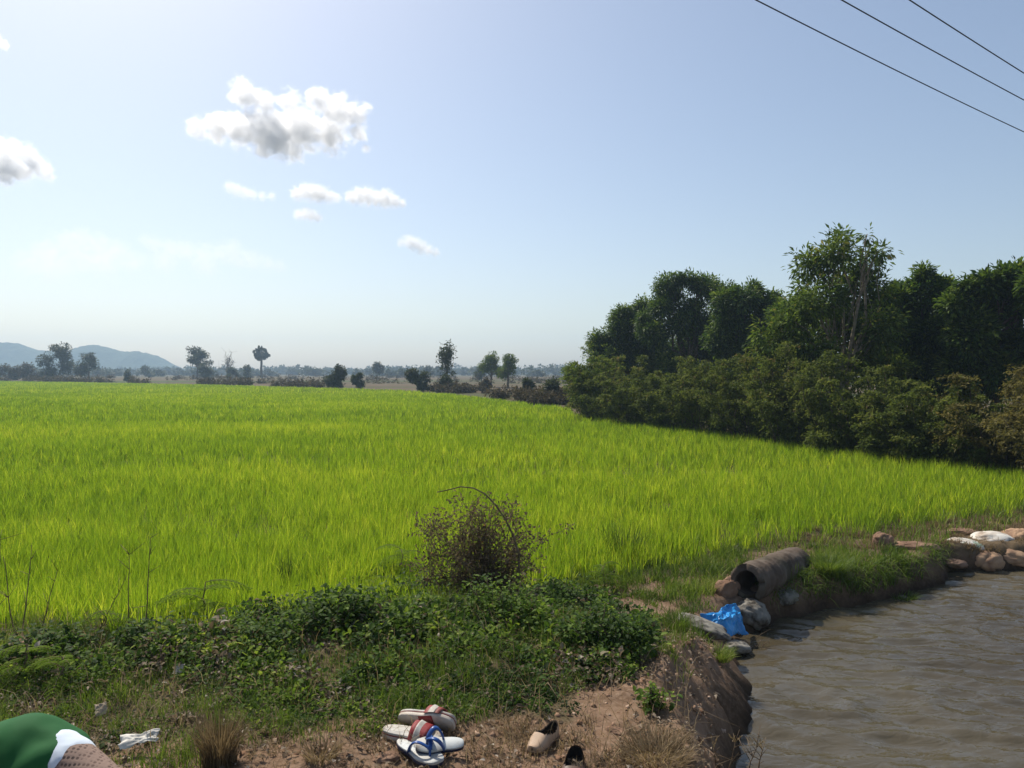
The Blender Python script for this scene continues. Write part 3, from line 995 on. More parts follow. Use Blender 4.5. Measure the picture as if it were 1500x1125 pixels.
# ------------------------------------------------------------------ power lines
M_wire = plain('black_cable', (.02, .02, .022), None, 5, .6, .3, 0)
for (qa, qb, lab) in [((1130, 0), (1500, 187), 'lowest of the three black power lines crossing the upper right sky'),
                      ((1255, 0), (1500, 138), 'middle one of the three black power lines crossing the sky'),
                      ((1352, 0), (1500, 97), 'topmost of the three black power lines, nearest the corner of the sky')]:
    A, B = at_z(*qa, 8.0), at_z(*qb, 8.0)
    d = (B - A); t = np.linspace(-3.2, 3.2, 60)
    L = np.linalg.norm(d)
    P = A + d * t[:, None]; P[:, 2] = 8.0 - .15 + .0016 * ((t - .4) * L) ** 2 * .55
    tag(MB().add(*tube(P, .011, 6)).build('power_line', M_wire, None, True), lab, 'power line', 'power lines overhead')

# ------------------------------------------------------------------ foreground plants
M_weed = leaf_mat('weed_leaves', [(0, (.02, .042, .008)), (.4, (.06, .115, .016)), (.7, (.14, .215, .026)), (.9, (.23, .31, .04)), (1, (.30, .36, .06))], .42, .65, .15)
M_frond = leaf_mat('frond_leaves', [(0, (.05, .09, .012)), (.5, (.13, .21, .02)), (1, (.24, .33, .04))], .5, .8, .05)
M_dry = leaf_mat('dry_leaves', [(0, (.06, .042, .028)), (.5, (.16, .115, .075)), (.85, (.30, .24, .18)), (1, (.46, .40, .33))], .25, .8, .1)
M_grass = leaf_mat('short_grass', [(0, (.05, .085, .012)), (.5, (.12, .185, .022)), (.85, (.21, .27, .04)), (1, (.30, .28, .10))], .4, .55, .25)
M_straw = leaf_mat('dry_grass', [(0, (.09, .062, .035)), (.5, (.21, .15, .085)), (1, (.36, .28, .17))], .35, .7, .15)
M_stem = plain('dry_stem', (.10, .07, .045), (.20, .15, .10), 30, .9, .1)


def scatter(n, x0, x1, y0, y1):
    return R.uniform(x0, x1, n), R.uniform(y0, y1, n)


# -- low leafy weeds on the near bank
x, y = scatter(62000, -5.2, 2.2, 3.0, 7.0)
z = ground_h(x, y)
px, py = proj(np.stack([x, y, z], 1))
jx = px + 110 * (fbm2(x, y, 3.4, 4, 101) - .5); jy = py + 90 * (fbm2(x, y, 3.4, 4, 102) - .5)
k = in_poly(jx, jy, WEED)
x, y, z, px, py = x[k], y[k], z[k], px[k], py[k]
dens = fbm2(x, y, 2.2, 3, 103)
back = sstep(1065, 905, py + 70 * (fbm2(x, y, 2.0, 3, 104) - .5))
k = R.uniform(0, 1, len(x)) < np.clip(.03 + (dens - .38) * 1.7, .02, .6)
x, y, z, px, py, dens, back = x[k], y[k], z[k], px[k], py[k], dens[k], back[k]
print('weed clumps', len(x))
tall = (.025 + .15 * back * np.clip(3.6 * (fbm2(x, y, 2.6, 3, 105) - .34), .08, 1.6))
wb, db, fb2, sbm = MB(), MB(), MB(), MB()
per = 22
n = len(x)
kk = np.repeat(np.arange(n), per)
d = rnd_dirs(n * per); d[:, 2] = np.abs(d[:, 2])
rr = R.uniform(.15, 1, n * per) ** .6
hr = tall[kk]
P = np.stack([x[kk] + d[:, 0] * rr * (.05 + .35 * hr), y[kk] + d[:, 1] * rr * (.05 + .35 * hr), z[kk] + hr * (.15 + d[:, 2] * rr * 1.0)], 1)
pale = fbm2(x, y, 1.4, 3, 107)
ct = np.clip(.40 + R.normal(0, .22, n) + 1.1 * (pale - .5), 0, 1)
dryc = (R.uniform(0, 1, n) < .07 + (.40 + .3 * (1 - back)) * sstep(.46, .64, fbm2(x, y, 1.9, 3, 109)) * (1 - back * .7))[kk]
LL = ((.013 + .016 * np.clip(back + .1, 0, 1)) * R.uniform(.6, 1.6, n))[kk] * R.uniform(.6, 1.35, n * per)
out_ = unit(d * [1, 1, .3] + R.normal(0, .5, (n * per, 3)))
nn = unit(np.stack([R.normal(0, .45, n * per), R.normal(0, .45, n * per), np.ones(n * per)], 1))
tn = np.clip(ct[kk] + R.normal(0, .12, n * per), 0, 1)
mk = ~dryc
leaves6(wb, P[mk], out_[mk], nn[mk], LL[mk], LL[mk] * .62, tn[mk])
mk = dryc & (R.uniform(0, 1, n * per) < .6)
leaves6(db, P[mk], out_[mk], nn[mk], LL[mk] * 1.05, LL[mk] * .6, np.clip(R.normal(.6, .22, mk.sum()), 0, 1), .5, .3)
tag(wb.build('weed_cover', M_weed), 'dark green leafy weeds covering the near bank', 'weeds', kind='stuff')
# leaf litter: dry leaves lying over the near ground
x, y = scatter(13000, -4.5, 2.0, 2.6, 5.6)
k = (ground_h(x, y) > -.35)
x, y = x[k], y[k]; z = ground_h(x, y)
n = len(x)
sel = fbm2(x, y, 2.6, 3, 115) > .40
x, y, z = x[sel], y[sel], z[sel]; n = len(x)
a = R.uniform(0, 6.28, n)
leaves6(db, np.stack([x, y, z + .006 + R.uniform(0, .02, n)], 1), np.stack([np.cos(a), np.sin(a), R.normal(.1, .2, n)], 1),
        unit(np.stack([R.normal(0, .35, n), R.normal(0, .35, n), np.ones(n)], 1)), R.uniform(.012, .042, n), R.uniform(.007, .02, n), np.clip(R.normal(.55, .25, n), 0, 1), .4, .3)
tag(db.build('leaf_litter', M_dry), 'dry brown and pale dead leaves lying among weeds and soil', 'dead leaves', kind='stuff')

# -- grasses
GREEN_P = [[(-300, 905), (200, 915), (500, 870), (700, 860), (900, 900), (860, 1010), (700, 1060), (560, 1075), (-300, 1090)], [(-300, 1030), (300, 1040), (560, 1060), (560, 1085), (300, 1100), (260, 1250), (-300, 1250)],
           [(845, 850), (1090, 800), (1075, 850), (1040, 880), (1000, 900), (965, 930), (940, 900), (920, 880)],
           [(930, 925), (1000, 895), (1060, 935), (1095, 950), (1075, 985), (1010, 968), (940, 955)],
           [(1180, 805), (1260, 800), (1330, 800), (1390, 835), (1390, 855), (1340, 868), (1270, 880), (1190, 880), (1165, 850)],
           [(760, 850), (850, 835), (900, 880), (800, 870)]]
DRY_P = [[(300, 1062), (560, 1070), (760, 1055), (930, 1080), (1040, 1085), (1100, 1125), (1130, 1260), (100, 1260), (260, 1100)],
         [(1100, 790), (1500, 742), (1600, 735), (1600, 790), (1400, 800), (1250, 800), (1150, 805)],
         [(840, 1050), (930, 1060), (1020, 1090), (930, 1120)]]


def grass(polys, dens, h, wd, seed, x0=-4.2, x1=10, y0=2.2, y1=11.5, jit=36, thr=.36, tint=.45, soft=3.0):
    N = int(dens * (x1 - x0) * (y1 - y0))
    x, y = scatter(N, x0, x1, y0, y1)
    k = np.abs(x) < y * .8 + .6
    x, y = x[k], y[k]
    z0 = top_h(x, y)
    px, py = proj(np.stack([x, y, z0], 1))
    jx = px + jit * (fbm2(x, y, 5, 3, seed) - .5) * 2; jy = py + jit * (fbm2(x, y, 5, 3, seed + 1) - .5) * 1.4
    k = np.zeros(len(x), bool)
    for p_ in polys: k |= in_poly(jx, jy, p_)
    x, y = x[k], y[k]
    cl = fbm2(x, y, 7, 3, seed + 2)
    k = R.uniform(0, 1, len(x)) < np.clip((cl - thr) * soft, 0, 1)
    x, y, cl = x[k], y[k], cl[k]
    z = ground_h(x, y)
    k = z > np.where(y < 5.2, ZW + .42, ZW + .08)
    x, y, z, cl = x[k], y[k], z[k], cl[k]
    n = len(x)
    H = h * R.uniform(.45, 1.3, n) * np.clip(.5 + 2 * (cl - .35), .4, 1.3)
    return x, y, z, cl, n, H


gb = MB()
x, y, z, cl, n, H = grass(GREEN_P, 6500, .11, .004, 121, thr=.32)
print('grass', n)
blades(gb, np.stack([x, y, z - .01], 1), H, np.maximum(.0032, y * .0009) * R.uniform(.7, 1.3, n), np.abs(R.normal(.5, .3, n)), R.uniform(0, 6.28, n),
       np.clip(.42 + R.normal(0, .18, n) + 1.2 * (fbm2(x, y, 2.0, 3, 125) - .5), 0, 1), 2, .8)
# fringe along the front of the rice
x, y = scatter(60000, -5, 10, 4.6, 12.5)
d = poly_dist(x, y, RICE[:10], False)
k = (d < .12 + .75 * fbm2(x, y, 1.5, 3, 129) ** 1.3) & (np.abs(x) < y * .8 + .5) & (R.uniform(0, 1, len(x)) < .65)
x, y = x[k], y[k]; z = ground_h(x, y); k = z > -.5; x, y, z = x[k], y[k], z[k]; n = len(x)
blades(gb, np.stack([x, y, z - .01], 1), R.uniform(.06, .24, n), np.maximum(.004, y * .001) * R.uniform(.7, 1.3, n), np.abs(R.normal(.4, .25, n)), R.uniform(0, 6.28, n),
       np.clip(.5 + R.normal(0, .2, n) + 1.2 * (fbm2(x, y, 1.2, 3, 127) - .45), 0, 1), 2, .7)
x, y = scatter(26000, 2.2, 5.4, 6.5, 8.6)
d = poly_dist(x, y, POND); k = (~in_poly(x, y, POND)) & (d < .26) & (d > .05) & (R.uniform(0, 1, len(x)) < .2 + 1.1 * (fbm2(x, y, 3, 3, 171) - .25)) & (x < 4.9)
x, y = x[k], y[k]; z = ground_h(x, y); n = len(x)
blades(gb, np.stack([x, y, z], 1), R.uniform(.06, .2, n), .0065 * R.uniform(.7, 1.3, n), np.abs(R.normal(.9, .4, n)), R.normal(-1.3, .7, n), np.clip(R.normal(.4, .2, n), 0, 1), 3, 1.5)
tag(gb.build('short_grass', M_grass), 'short green grass on the bank and around the pond', 'grass', kind='stuff')
gb = MB()
x, y, z, cl, n, H = grass(DRY_P, 9000, .07, .003, 131, thr=.35)
blades(gb, np.stack([x, y, z - .01], 1), H, np.maximum(.0034, y * .0009) * R.uniform(.7, 1.3, n), np.abs(R.normal(.8, .4, n)), R.uniform(0, 6.28, n),
       np.clip(.5 + R.normal(0, .2, n), 0, 1), 2, .9)
# straw scattered thinly through the weeds
x, y = scatter(6500, -4.2, 1.6, 3.0, 5.9); z = ground_h(x, y); k = (z > -.4) & ((x < .7) | (z > -.16)); x, y, z = x[k], y[k], z[k]; n = len(x)
blades(gb, np.stack([x, y, z], 1), R.uniform(.03, .22, n), .0034, np.abs(R.normal(.7, .4, n)), R.uniform(0, 6.28, n), np.clip(R.normal(.6, .2, n), 0, 1), 2, .9)
tag(gb.build('dry_grass', M_straw), 'brown dry grass over the trodden soil', 'dry grass', kind='stuff')


def tuft(name, px, py, h, r_, nb, mat, label, cat, tint=.5, wd=.0035, lean=.45):
    b = on_ground(px, py)
    root = empty(name, b, label, cat)
    t_ = MB()
    a = R.uniform(0, 6.28, nb); q = r_ * np.sqrt(R.uniform(0, 1, nb))
    blades(t_, np.stack([b[0] + np.cos(a) * q * .5, b[1] + np.sin(a) * q * .5, b[2] - .01 + 0 * a], 1), h * R.uniform(.4, 1.15, nb), wd * R.uniform(.7, 1.3, nb),
           np.abs(R.normal(lean, .2, nb)), a + R.normal(0, .5, nb), np.clip(R.normal(tint, .2, nb), 0, 1), 3, .7)
    t_.build('blades', mat, root, False, b)
    return root


tuft('grass_tuft', 322, 1118, .22, .13, 700, M_straw, 'upright brown dry grass tuft on the soil right of the white litter', 'grass tuft', .35, .003, .3)
tuft('grass_tuft', 470, 1112, .11, .12, 260, M_straw, 'small flattened dry grass tuft left of the sandals', 'grass tuft', .55, .003, .7)
tuft('grass_tuft', 960, 1112, .12, .26, 800, M_straw, 'wide straw coloured grass tuft at the bank edge over the water', 'grass tuft', .6, .003, .75)
tuft('grass_tuft', 990, 925, .15, .16, 500, M_grass, 'round green grass tuft beside the grey sack at the pond corner', 'grass tuft', .25, .004, .5)
tuft('grass_tuft', 1052, 962, .09, .2, 700, M_grass, 'low yellow-green grass tuft on top of the overhanging soil bank', 'grass tuft', .7, .0035, .6)
tuft('grass_tuft', 1215, 860, .2, .26, 800, M_grass, 'green grass tuft hanging over the water right of the pipe', 'grass tuft', .45, .005, .6)
tuft('grass_tuft', 1320, 850, .12, .26, 600, M_grass, 'dark green grass tuft along the rim of the low far bank', 'grass tuft', .3, .005, .6)
tuft('grass_tuft', 915, 818, .40, .42, 260, M_grass, 'dark taller grass clump at the front edge of the rice', 'grass tuft', .12, .007, .22)
tuft('rice_clump', 420, 870, .42, .1, 90, M_grass, 'single dark green rice clump standing among paler rice on the left', 'rice', .1, .006, .15)


def stalks(name, px, py, items, label, cat, mat=M_stem, heads=None):
    b = on_ground(px, py)
    root = empty(name, b, label, cat)
    t_, hb_ = MB(), MB()
    for (dx, h, lx, ly) in items:
        s = b + [dx, R.normal(0, .02), -.02]
        e = s + [lx, ly, h]
        p_ = branch_path(s, e, 0, .025, 7)
        t_.add(*tube(p_, np.linspace(.0042, .0016, 7), 5))
        for _ in range(6):
            q = p_[R.integers(2, 7)]
            t_.add(*tube([q, q + [R.normal(0, .05), R.normal(0, .05), R.uniform(.02, .09)]], [.0022, .0012], 3))
        if heads:
            for _ in range(4):
                a = R.uniform(0, 6.28)
                hd = np.array([math.cos(a) * .6, math.sin(a) * .6, .8])
                k = 9; q = p_[-1] + hd * np.linspace(.0, heads, k)[:, None]
                leaves(hb_, q, np.repeat([hd], k, 0) + R.normal(0, .3, (k, 3)), rnd_dirs(k), .012, .005, R.uniform(.4, .8, k))
    t_.build('stems', mat, root, True, b)
    if heads: hb_.build('seed_heads', M_straw, root, False, b)


stalks('dry_stalks', 22, 930, [(-.10, .62, .02, 0), (.0, .50, -.10, .05), (.14, .42, .12, 0), (.06, .58, .03, .05)], 'tall thin dry stalks at the left edge in front of the rice', 'dry stalks')
stalks('dry_stalks', 186, 935, [(0, .52, .01, 0), (.11, .62, .03, .02), (-.2, .30, .16, .0)], 'pair of tall thin dry stalks left of the feathery sapling', 'dry stalks')
stalks('seeding_grass', 1050, 1128, [(0, .13, -.02, 0), (.06, .14, .03, .0), (-.05, .11, -.05, 0), (.13, .13, .05, 0), (.2, .10, .02, 0)], 'grass stalks with seed heads at the bank edge by the water', 'grass stalks', M_stem, .05)


def frond_plant(name, px, py, h, label, nfr, L, mat=M_frond, tint=.55, spread=1.0):
    """sapling with pinnate feathery fronds"""
    b = on_ground(px, py)
    root = empty(name, b, label, 'sapling')
    t_, lb_ = MB(), MB()
    top = b + [R.normal(0, .02), R.normal(0, .02), h]
    sp = branch_path(b - [0, 0, .02], top, 0, .06, 7)
    t_.add(*tube(sp, np.linspace(.008, .003, 7), 6))
    for i in range(nfr):
        q = sp[min(6, 2 + i * 5 // nfr)]
        a = i * 2.4 + R.normal(0, .3)
        Lf = L * R.uniform(.7, 1.15)
        t = np.linspace(0, 1, 9)
        el = R.uniform(.1, .7)
        p_ = q + np.stack([np.cos(a) * Lf * t * spread, np.sin(a) * Lf * t * spread, Lf * (el * t - (.35 + el * .4) * t * t)], 1)
        t_.add(*tube(p_, np.linspace(.0025, .001, 9), 4))
        sd_ = np.array([-math.sin(a), math.cos(a), 0])
        for j in range(1, 9):
            for sgn in (-1, 1):
                pin = Lf * .34 * (1 - .5 * abs(t[j] - .5) * 1.6)
                k = 12; tt = np.linspace(.1, 1, k)[:, None]
                dv = unit(sd_ * sgn + .45 * (p_[j] - p_[j - 1]) / (Lf / 8)) * pin
                c_ = p_[j] + dv * tt; c_[:, 2] -= (tt[:, 0] ** 2) * pin * .25
                for s2 in (-1, 1):
                    ld = np.repeat([unit(dv * .5 + s2 * np.cross(unit(dv), [0, 0, 1.]))], k, 0)
                    leaves(lb_, c_, ld, np.repeat([[0, 0, 1.]], k, 0) + R.normal(0, .25, (k, 3)), Lf * .075, Lf * .03, np.clip(R.normal(tint, .13, k), 0, 1), .1, .05)
    t_.build('stem', M_stem, root, True, b)
    lb_.build('fronds', mat, root, False, b)


frond_plant('feathery_sapling', 296, 918, .30, 'feathery light green sapling with flat fronds on the left of the weed bank', 9, .24)
frond_plant('feathery_sapling', 588, 858, .32, 'feathery light green sapling just left of the dry bush', 11, .22)
frond_plant('feathery_sapling', 545, 885, .20, 'low feathery green sapling at the foot of the dry bush, on its left', 9, .2, tint=.35)
frond_plant('feathery_sapling', 885, 865, .22, 'feathery green sapling right of the dry bush near the path', 9, .2, tint=.4)
frond_plant('feathery_sapling', 30, 1000, .2, 'bright feathery sapling among dark weeds at the left edge', 8, .15, tint=.6)
frond_plant('feathery_sapling', 90, 1010, .16, 'bright feathery sapling above the green clad shoulder', 8, .14, tint=.6)
frond_plant('feathery_sapling', 150, 935, .16, 'dull feathery sapling under the pair of tall dry stalks', 8, .16, tint=.35)


def leafy(name, px, py, h, w_, label, n, L, tint, mat=M_weed, dry=0.0):
    b = on_ground(px, py)
    root = empty(name, b, label, 'weed bush')
    t_, lb_ = MB(), MB()
    ns = 16
    for i in range(ns):
        a = R.uniform(0, 6.28); rr = math.sqrt(R.uniform(0, 1))
        e = b + [math.cos(a) * rr * w_ * .5, math.sin(a) * rr * w_ * .35, h * (1 - .45 * rr) * R.uniform(.7, 1.1)]
        s = b + [math.cos(a) * rr * w_ * .18, math.sin(a) * rr * w_ * .15, -.02]
        p_ = branch_path(s, e, .03, .12, 6)
        t_.add(*tube(p_, np.linspace(.006, .002, 6), 5))
        k = n // ns
        tt = R.uniform(.15, 1, k) ** .7 * 5; ii = np.minimum(tt.astype(int), 4); f_ = (tt - ii)[:, None]
        P_ = p_[ii] * (1 - f_) + p_[ii + 1] * f_ + R.normal(0, .02 + .05 * w_, (k, 3)) * [1, 1, .6]
        P_[:, 2] = np.maximum(P_[:, 2], b[2] - .06)
        a2 = R.uniform(0, 6.28, k)
        dd = np.stack([np.cos(a2), np.sin(a2), R.normal(-.1, .4, k)], 1)
        nn_ = unit(np.stack([R.normal(0, .4, k), R.normal(0, .4, k), np.ones(k)], 1))
        LL_ = L * R.uniform(.6, 1.3, k)
        leaves6(lb_, P_, dd, nn_, LL_, LL_ * .6, np.clip(R.normal(tint, .16, k) + R.normal(0, .08), 0, 1))
    t_.build('stems', M_stem, root, True, b)
    lb_.build('foliage', mat, root, False, b)


leafy('weed_bush', 490, 925, .34, .6, 'dense dark leafy weed bush on the bank, left of centre', 1300, .036, .34)
leafy('weed_bush', 400, 945, .22, .5, 'low dark weed bush between the left sapling and the dense one', 900, .034, .4)
leafy('weed_bush', 230, 950, .17, .5, 'dark weed bush below the pair of tall dry stalks', 900, .034, .32)
leafy('weed_bush', 60, 965, .18, .55, 'dark weed bush at the left edge below the rice', 1000, .036, .3)
leafy('weed_bush', 620, 890, .36, .65, 'dark green weed bush straight under the dry bush', 1100, .034, .42)
leafy('weed_bush', 810, 895, .30, .55, 'dark creeping weed bush at the right foot of the dry bush', 1100, .032, .26)
leafy('weed_bush', 885, 960, .28, .55, 'glossy dark weed bush beside the bare soil path', 1600, .034, .3)
leafy('weed_bush', 930, 935, .14, .3, 'small dark weed bush at the path corner near the sacks', 600, .04, .3)
leafy('weed_bush', 960, 1040, .13, .14, 'tiny upright weed on the bare soil edge', 160, .035, .55)
leafy('weed_bush', 735, 905, .30, .7, 'low mid green weed bush in the middle of the bank', 800, .03, .5)

# the dry bush on the mound, with its arching cane
M_drybush = leaf_mat('dry_bush_leaves', [(0, (.06, .045, .03)), (.4, (.16, .115, .08)), (.68, (.19, .155, .085)), (.84, (.13, .15, .04)), (.93, (.14, .17, .04)), (1, (.42, .25, .06))], .35, .75, .1)
b = on_ground(712, 890)
Yb = b[1]
root = empty('dry_bush', b, 'brown half dead bush with an arching bare cane on the weedy mound', 'bush')
t_, lb_ = MB(), MB()
for i in range(84):
    tx, ty = R.uniform(612, 775), R.uniform(735, 860)
    c_ = ((tx - 690) / 85) ** 2 + ((ty - 800) / 85) ** 2
    if c_ > 1: continue
    e = at_y(tx, ty, Yb + R.normal(0, .13))
    s = b + [R.normal(0, .05), R.normal(0, .04), 0]
    p_ = branch_path(s, e, .05, .14, 7)
    t_.add(*tube(p_, np.linspace(.005, .0016, 7), 4))
    for j in range(9):
        q = p_[R.integers(3, 7)] + 0
        e2 = q + R.normal(0, .065, 3)
        t_.add(*tube([q, (q + e2) / 2 + R.normal(0, .01, 3), e2], [.0018, .0014, .001], 3))
        k = 10
        P_ = e2 + R.normal(0, .032, (k, 3))
        LL_ = R.uniform(.014, .034, k)
        leaves6(lb_, P_, rnd_dirs(k) - [0, 0, .4], rnd_dirs(k) + [0, 0, .5], LL_, LL_ * .55, np.clip(R.normal(.45, .23, k), 0, 1), .5, .35)
for (ax, ay, bx, by) in [(800, 790, 770, 770), (835, 770, 770, 785), (790, 835, 760, 800), (778, 700 + 70, 740, 790)]:
    e = at_y(ax, ay, Yb); s = at_y(bx, by + 30, Yb)
    p_ = branch_path(s, e, .05, .1, 6); t_.add(*tube(p_, np.linspace(.003, .0015, 6), 4))
    for q in p_[2:]:
        k = 9; LL_ = R.uniform(.015, .03, k)
        leaves6(lb_, q + R.normal(0, .03, (k, 3)), rnd_dirs(k), rnd_dirs(k), LL_, LL_ * .6, np.clip(R.normal(.35, .2, k), 0, 1), .4, .3)
t_.build('stems', M_stem, root, True, b)
lb_.build('foliage', M_drybush, root, False, b)
cp = [(758, 866), (760, 835), (760, 812), (752, 785), (741, 762), (727, 741), (711, 724), (694, 715), (675, 713), (655, 718), (640, 721)]
pts = np.array([at_y(q[0], q[1], Yb - .22) for q in cp])
MB().add(*tube(pts, np.linspace(.010, .0035, len(pts)), 6)).build('arching_cane', M_stem, root, True, b)
t_ = MB()
for i in range(7):
    s = at_y(704 + i * 6, 902 + R.normal(0, 4), Yb - .2); e = at_y(716 + i * 8, 835 - i * 4, Yb - .1)
    t_.add(*tube(branch_path(s, e, 0, .04, 5), np.linspace(.0035, .002, 5), 4))
t_.build('pale_straws', M_straw, root, True, b)

# soil crumbs
mbs = MB()
x, y = scatter(2600, -2.5, 2.0, 2.6, 5.6)
z = ground_h(x, y); px, py = proj(np.stack([x, y, z], 1))
k = (z > -.5) & ~in_poly(px, py, WEED) & (fbm2(x, y, 3, 3, 141) > .42)
for X_, Y_, Z_ in zip(x[k], y[k], z[k]):
    s = R.uniform(.006, .022)
    v_ = rnd_dirs(8) * s * R.uniform(.7, 1.3, (8, 1))
    c8 = np.array([[-1, -1, -.6], [1, -1, -.6], [1, 1, -.6], [-1, 1, -.6], [-.7, -.7, .6], [.7, -.7, .6], [.7, .7, .6], [-.7, .7, .6]]) * s * .7 + v_ * .35
    mbs.add(c8 + [X_, Y_, Z_], [[0, 3, 2, 1], [4, 5, 6, 7], [0, 1, 5, 4], [1, 2, 6, 5], [2, 3, 7, 6], [3, 0, 4, 7]], R.uniform(0, 1))
m, nt, out = new_mat('soil_crumbs')
bsdf(nt, out, ramp(nt, attr(nt), [(0, (.16, .09, .055)), (.6, (.30, .19, .125)), (1, (.42, .31, .23))]), .95, .1)
tag(mbs.build('soil_crumbs', m), 'small crumbs of dry reddish soil on the bare ground', 'soil', kind='stuff')

# ------------------------------------------------------------------ concrete pipe
def ellipse_ring(c, ax, r_, n, ph=0):
    ax = unit(ax); s = unit(np.cross(ax, [0, 0, 1.])); u_ = np.cross(s, ax)
    a = np.linspace(0, 2 * math.pi, n, endpoint=False) + ph
    return c + r_ * (np.cos(a)[:, None] * s + np.sin(a)[:, None] * u_)


m, nt, out = new_mat('weathered_concrete')
v = objco(nt)
n1 = noise(nt, v, 5, 6, .62); n2 = noise(nt, v, 40, 5, .6)
c = ramp(nt, n1, [(.3, (.06, .043, .031)), (.48, (.12, .09, .068)), (.62, (.18, .145, .115)), (.75, (.26, .22, .18))])
c = mixc(nt, math_n(nt, 'MULTIPLY', n2, .45), c, (.07, .055, .042))
wv = nt.nodes.new('ShaderNodeTexVoronoi'); wv.inputs['Scale'].default_value = 16; nt.links.new(v, wv.inputs['Vector'])
c = mixc(nt, math_n(nt, 'MULTIPLY', ramp(nt, noise(nt, v, 2.2, 3), [(.5, (0, 0, 0)), (.62, (1, 1, 1))]), .5), c, (.05, .05, .028))
bsdf(nt, out, c, .92, .15, math_n(nt, 'ADD', n2, wv.outputs['Distance']), .6, .01)
M_conc = m
PA = at_y(1094, 854, 6.40); PB = at_y(1165, 825, 7.30)
ax = unit(PB - PA)
NS = 48
RO, RI = .158, .106
rows = []
prof = [(0, RI), (0, RI + .008), (0.0, RO - .012), (.012, RO)]
Lp = np.linalg.norm(PB - PA)
prof += [(t_, RO) for t_ in np.linspace(.05, Lp - .05, 70)] + [(Lp - .012, RO), (Lp, RO - .012), (Lp, RI)] + [(t_, RI) for t_ in np.linspace(Lp - .02, .02, 14)]
for t_, r_ in prof:
    rows.append(ellipse_ring(PA + ax * t_, ax, r_, NS))
V = np.concatenate(rows)
c0 = PA + ax * ((V - PA) @ ax)[:, None]
V = V + unit(V - c0) * ((fbm(V * 9, 4, 151) - .5) * .022)[:, None]
V = V + unit(V - c0) * (.0055 * np.sin(((V - PA) @ ax) * 66))[:, None]
chip = np.clip(fbm(V * 14, 3, 153) - .55, 0, 1) * np.clip(1 - ((V - PA) @ ax) * 14, 0, 1)
V = V + ax * (chip * .25)[:, None]
nr = len(prof)
Q = grid_faces(nr, NS, True)
Q = np.concatenate([Q, np.stack([(nr - 1) * NS + np.arange(NS), (nr - 1) * NS + (np.arange(NS) + 1) % NS, (np.arange(NS) + 1) % NS, np.arange(NS)], -1)])
pipe = MB().add(V, Q).build('concrete_pipe', M_conc, None, True, PA)
pipe.modifiers.new('edge', 'EDGE_SPLIT').split_angle = rad(50)
tag(pipe, 'weathered grey brown concrete drain pipe lying on the bank over the pond', 'pipe')


# ------------------------------------------------------------------ sacks and lumps
def lump(name, c, size, rot, mat, label, cat, seed, sq=2.6, amp=.12, nsc=3.2, neck=None, group=None, fine=.02):
    nu, nv_ = 46, 26
    a = np.linspace(0, 2 * math.pi, nu, endpoint=False); e = np.linspace(-math.pi / 2, math.pi / 2, nv_)
    A, E = np.meshgrid(a, e)
    A, E = A.ravel(), E.ravel()
    def sp(x_, k): return np.sign(x_) * np.abs(x_) ** (2 / k)
    P = np.stack([sp(np.cos(E), 2.2) * sp(np.cos(A), sq), sp(np.cos(E), 2.2) * sp(np.sin(A), sq), sp(np.sin(E), 2.2)], 1)
    if neck:  # tied neck at +x end: the sack narrows to a gathered throat
        k = np.clip((P[:, 0] - .55) / .45, 0, 1)
        P[:, 1] *= 1 - .72 * k ** 1.2; P[:, 2] *= 1 - .6 * k ** 1.2; P[:, 0] += neck * k
    P = P + unit(P) * ((fbm(P * nsc * .6 + seed * 7.7, 3, seed) - .5) * 2 * amp)[:, None]
    P[:, 2] = np.where(P[:, 2] < 0, P[:, 2] * .75, P[:, 2])
    P = P + unit(P) * ((fbm(P * nsc * 3 + seed, 3, seed + 3) - .5) * 2 * fine)[:, None]
    P = P - unit(P) * (.16 * np.clip(.10 - np.abs(fbm(P * [1.1, 2.2, 1.6] + seed * 3.1, 3, seed + 9) - .5), 0, 1) / .10)[:, None]
    P = P * np.array(size) * .5
    Rm = np.array(Euler(rot).to_matrix())
    P = P @ Rm.T
    o = MB().add(P + np.asarray(c), grid_faces(nv_, nu, True)).build(name, mat, None, True, c)
    return tag(o, label, cat, group)


def sack_mat(name, base, dirt, print_col=None, sc=5):
    m, nt, out = new_mat(name)
    v = objco(nt)
    n1 = noise(nt, v, sc, 5, .6)
    c = ramp(nt, n1, [(.36, dirt), (.56, base)])
    if print_col:
        n3 = noise(nt, v, 7, 2, .5)
        c = mixc(nt, ramp(nt, n3, [(.52, (0, 0, 0)), (.6, (.8, .8, .8))]), c, print_col)
    wv = nt.nodes.new('ShaderNodeTexWave'); wv.inputs['Scale'].default_value = 60; wv.inputs['Distortion'].default_value = 2
    nt.links.new(v, wv.inputs[0])
    bsdf(nt, out, c, .75, .25, math_n(nt, 'ADD', n1, math_n(nt, 'MULTIPLY', wv.outputs['Fac'], .08)), .6, .02)
    return m


M_sgrey = sack_mat('grey_mottled_sack', (.24, .225, .19), (.06, .048, .034), None, 11)
M_swhite = sack_mat('white_sack', (.68, .66, .60), (.36, .28, .20), (.28, .42, .30))
M_swhite2 = sack_mat('white_plain_sack', (.66, .63, .56), (.36, .27, .19))
M_stan = sack_mat('tan_sack', (.42, .27, .16), (.24, .14, .085))
M_sbrown = sack_mat('brown_sack', (.22, .14, .095), (.09, .06, .04))
M_clay = plain('clay_lump', (.17, .10, .065), (.31, .20, .135), 6, .95, .1, .9, .02)


def ly(px, py, Y): return at_y(px, py, Y)


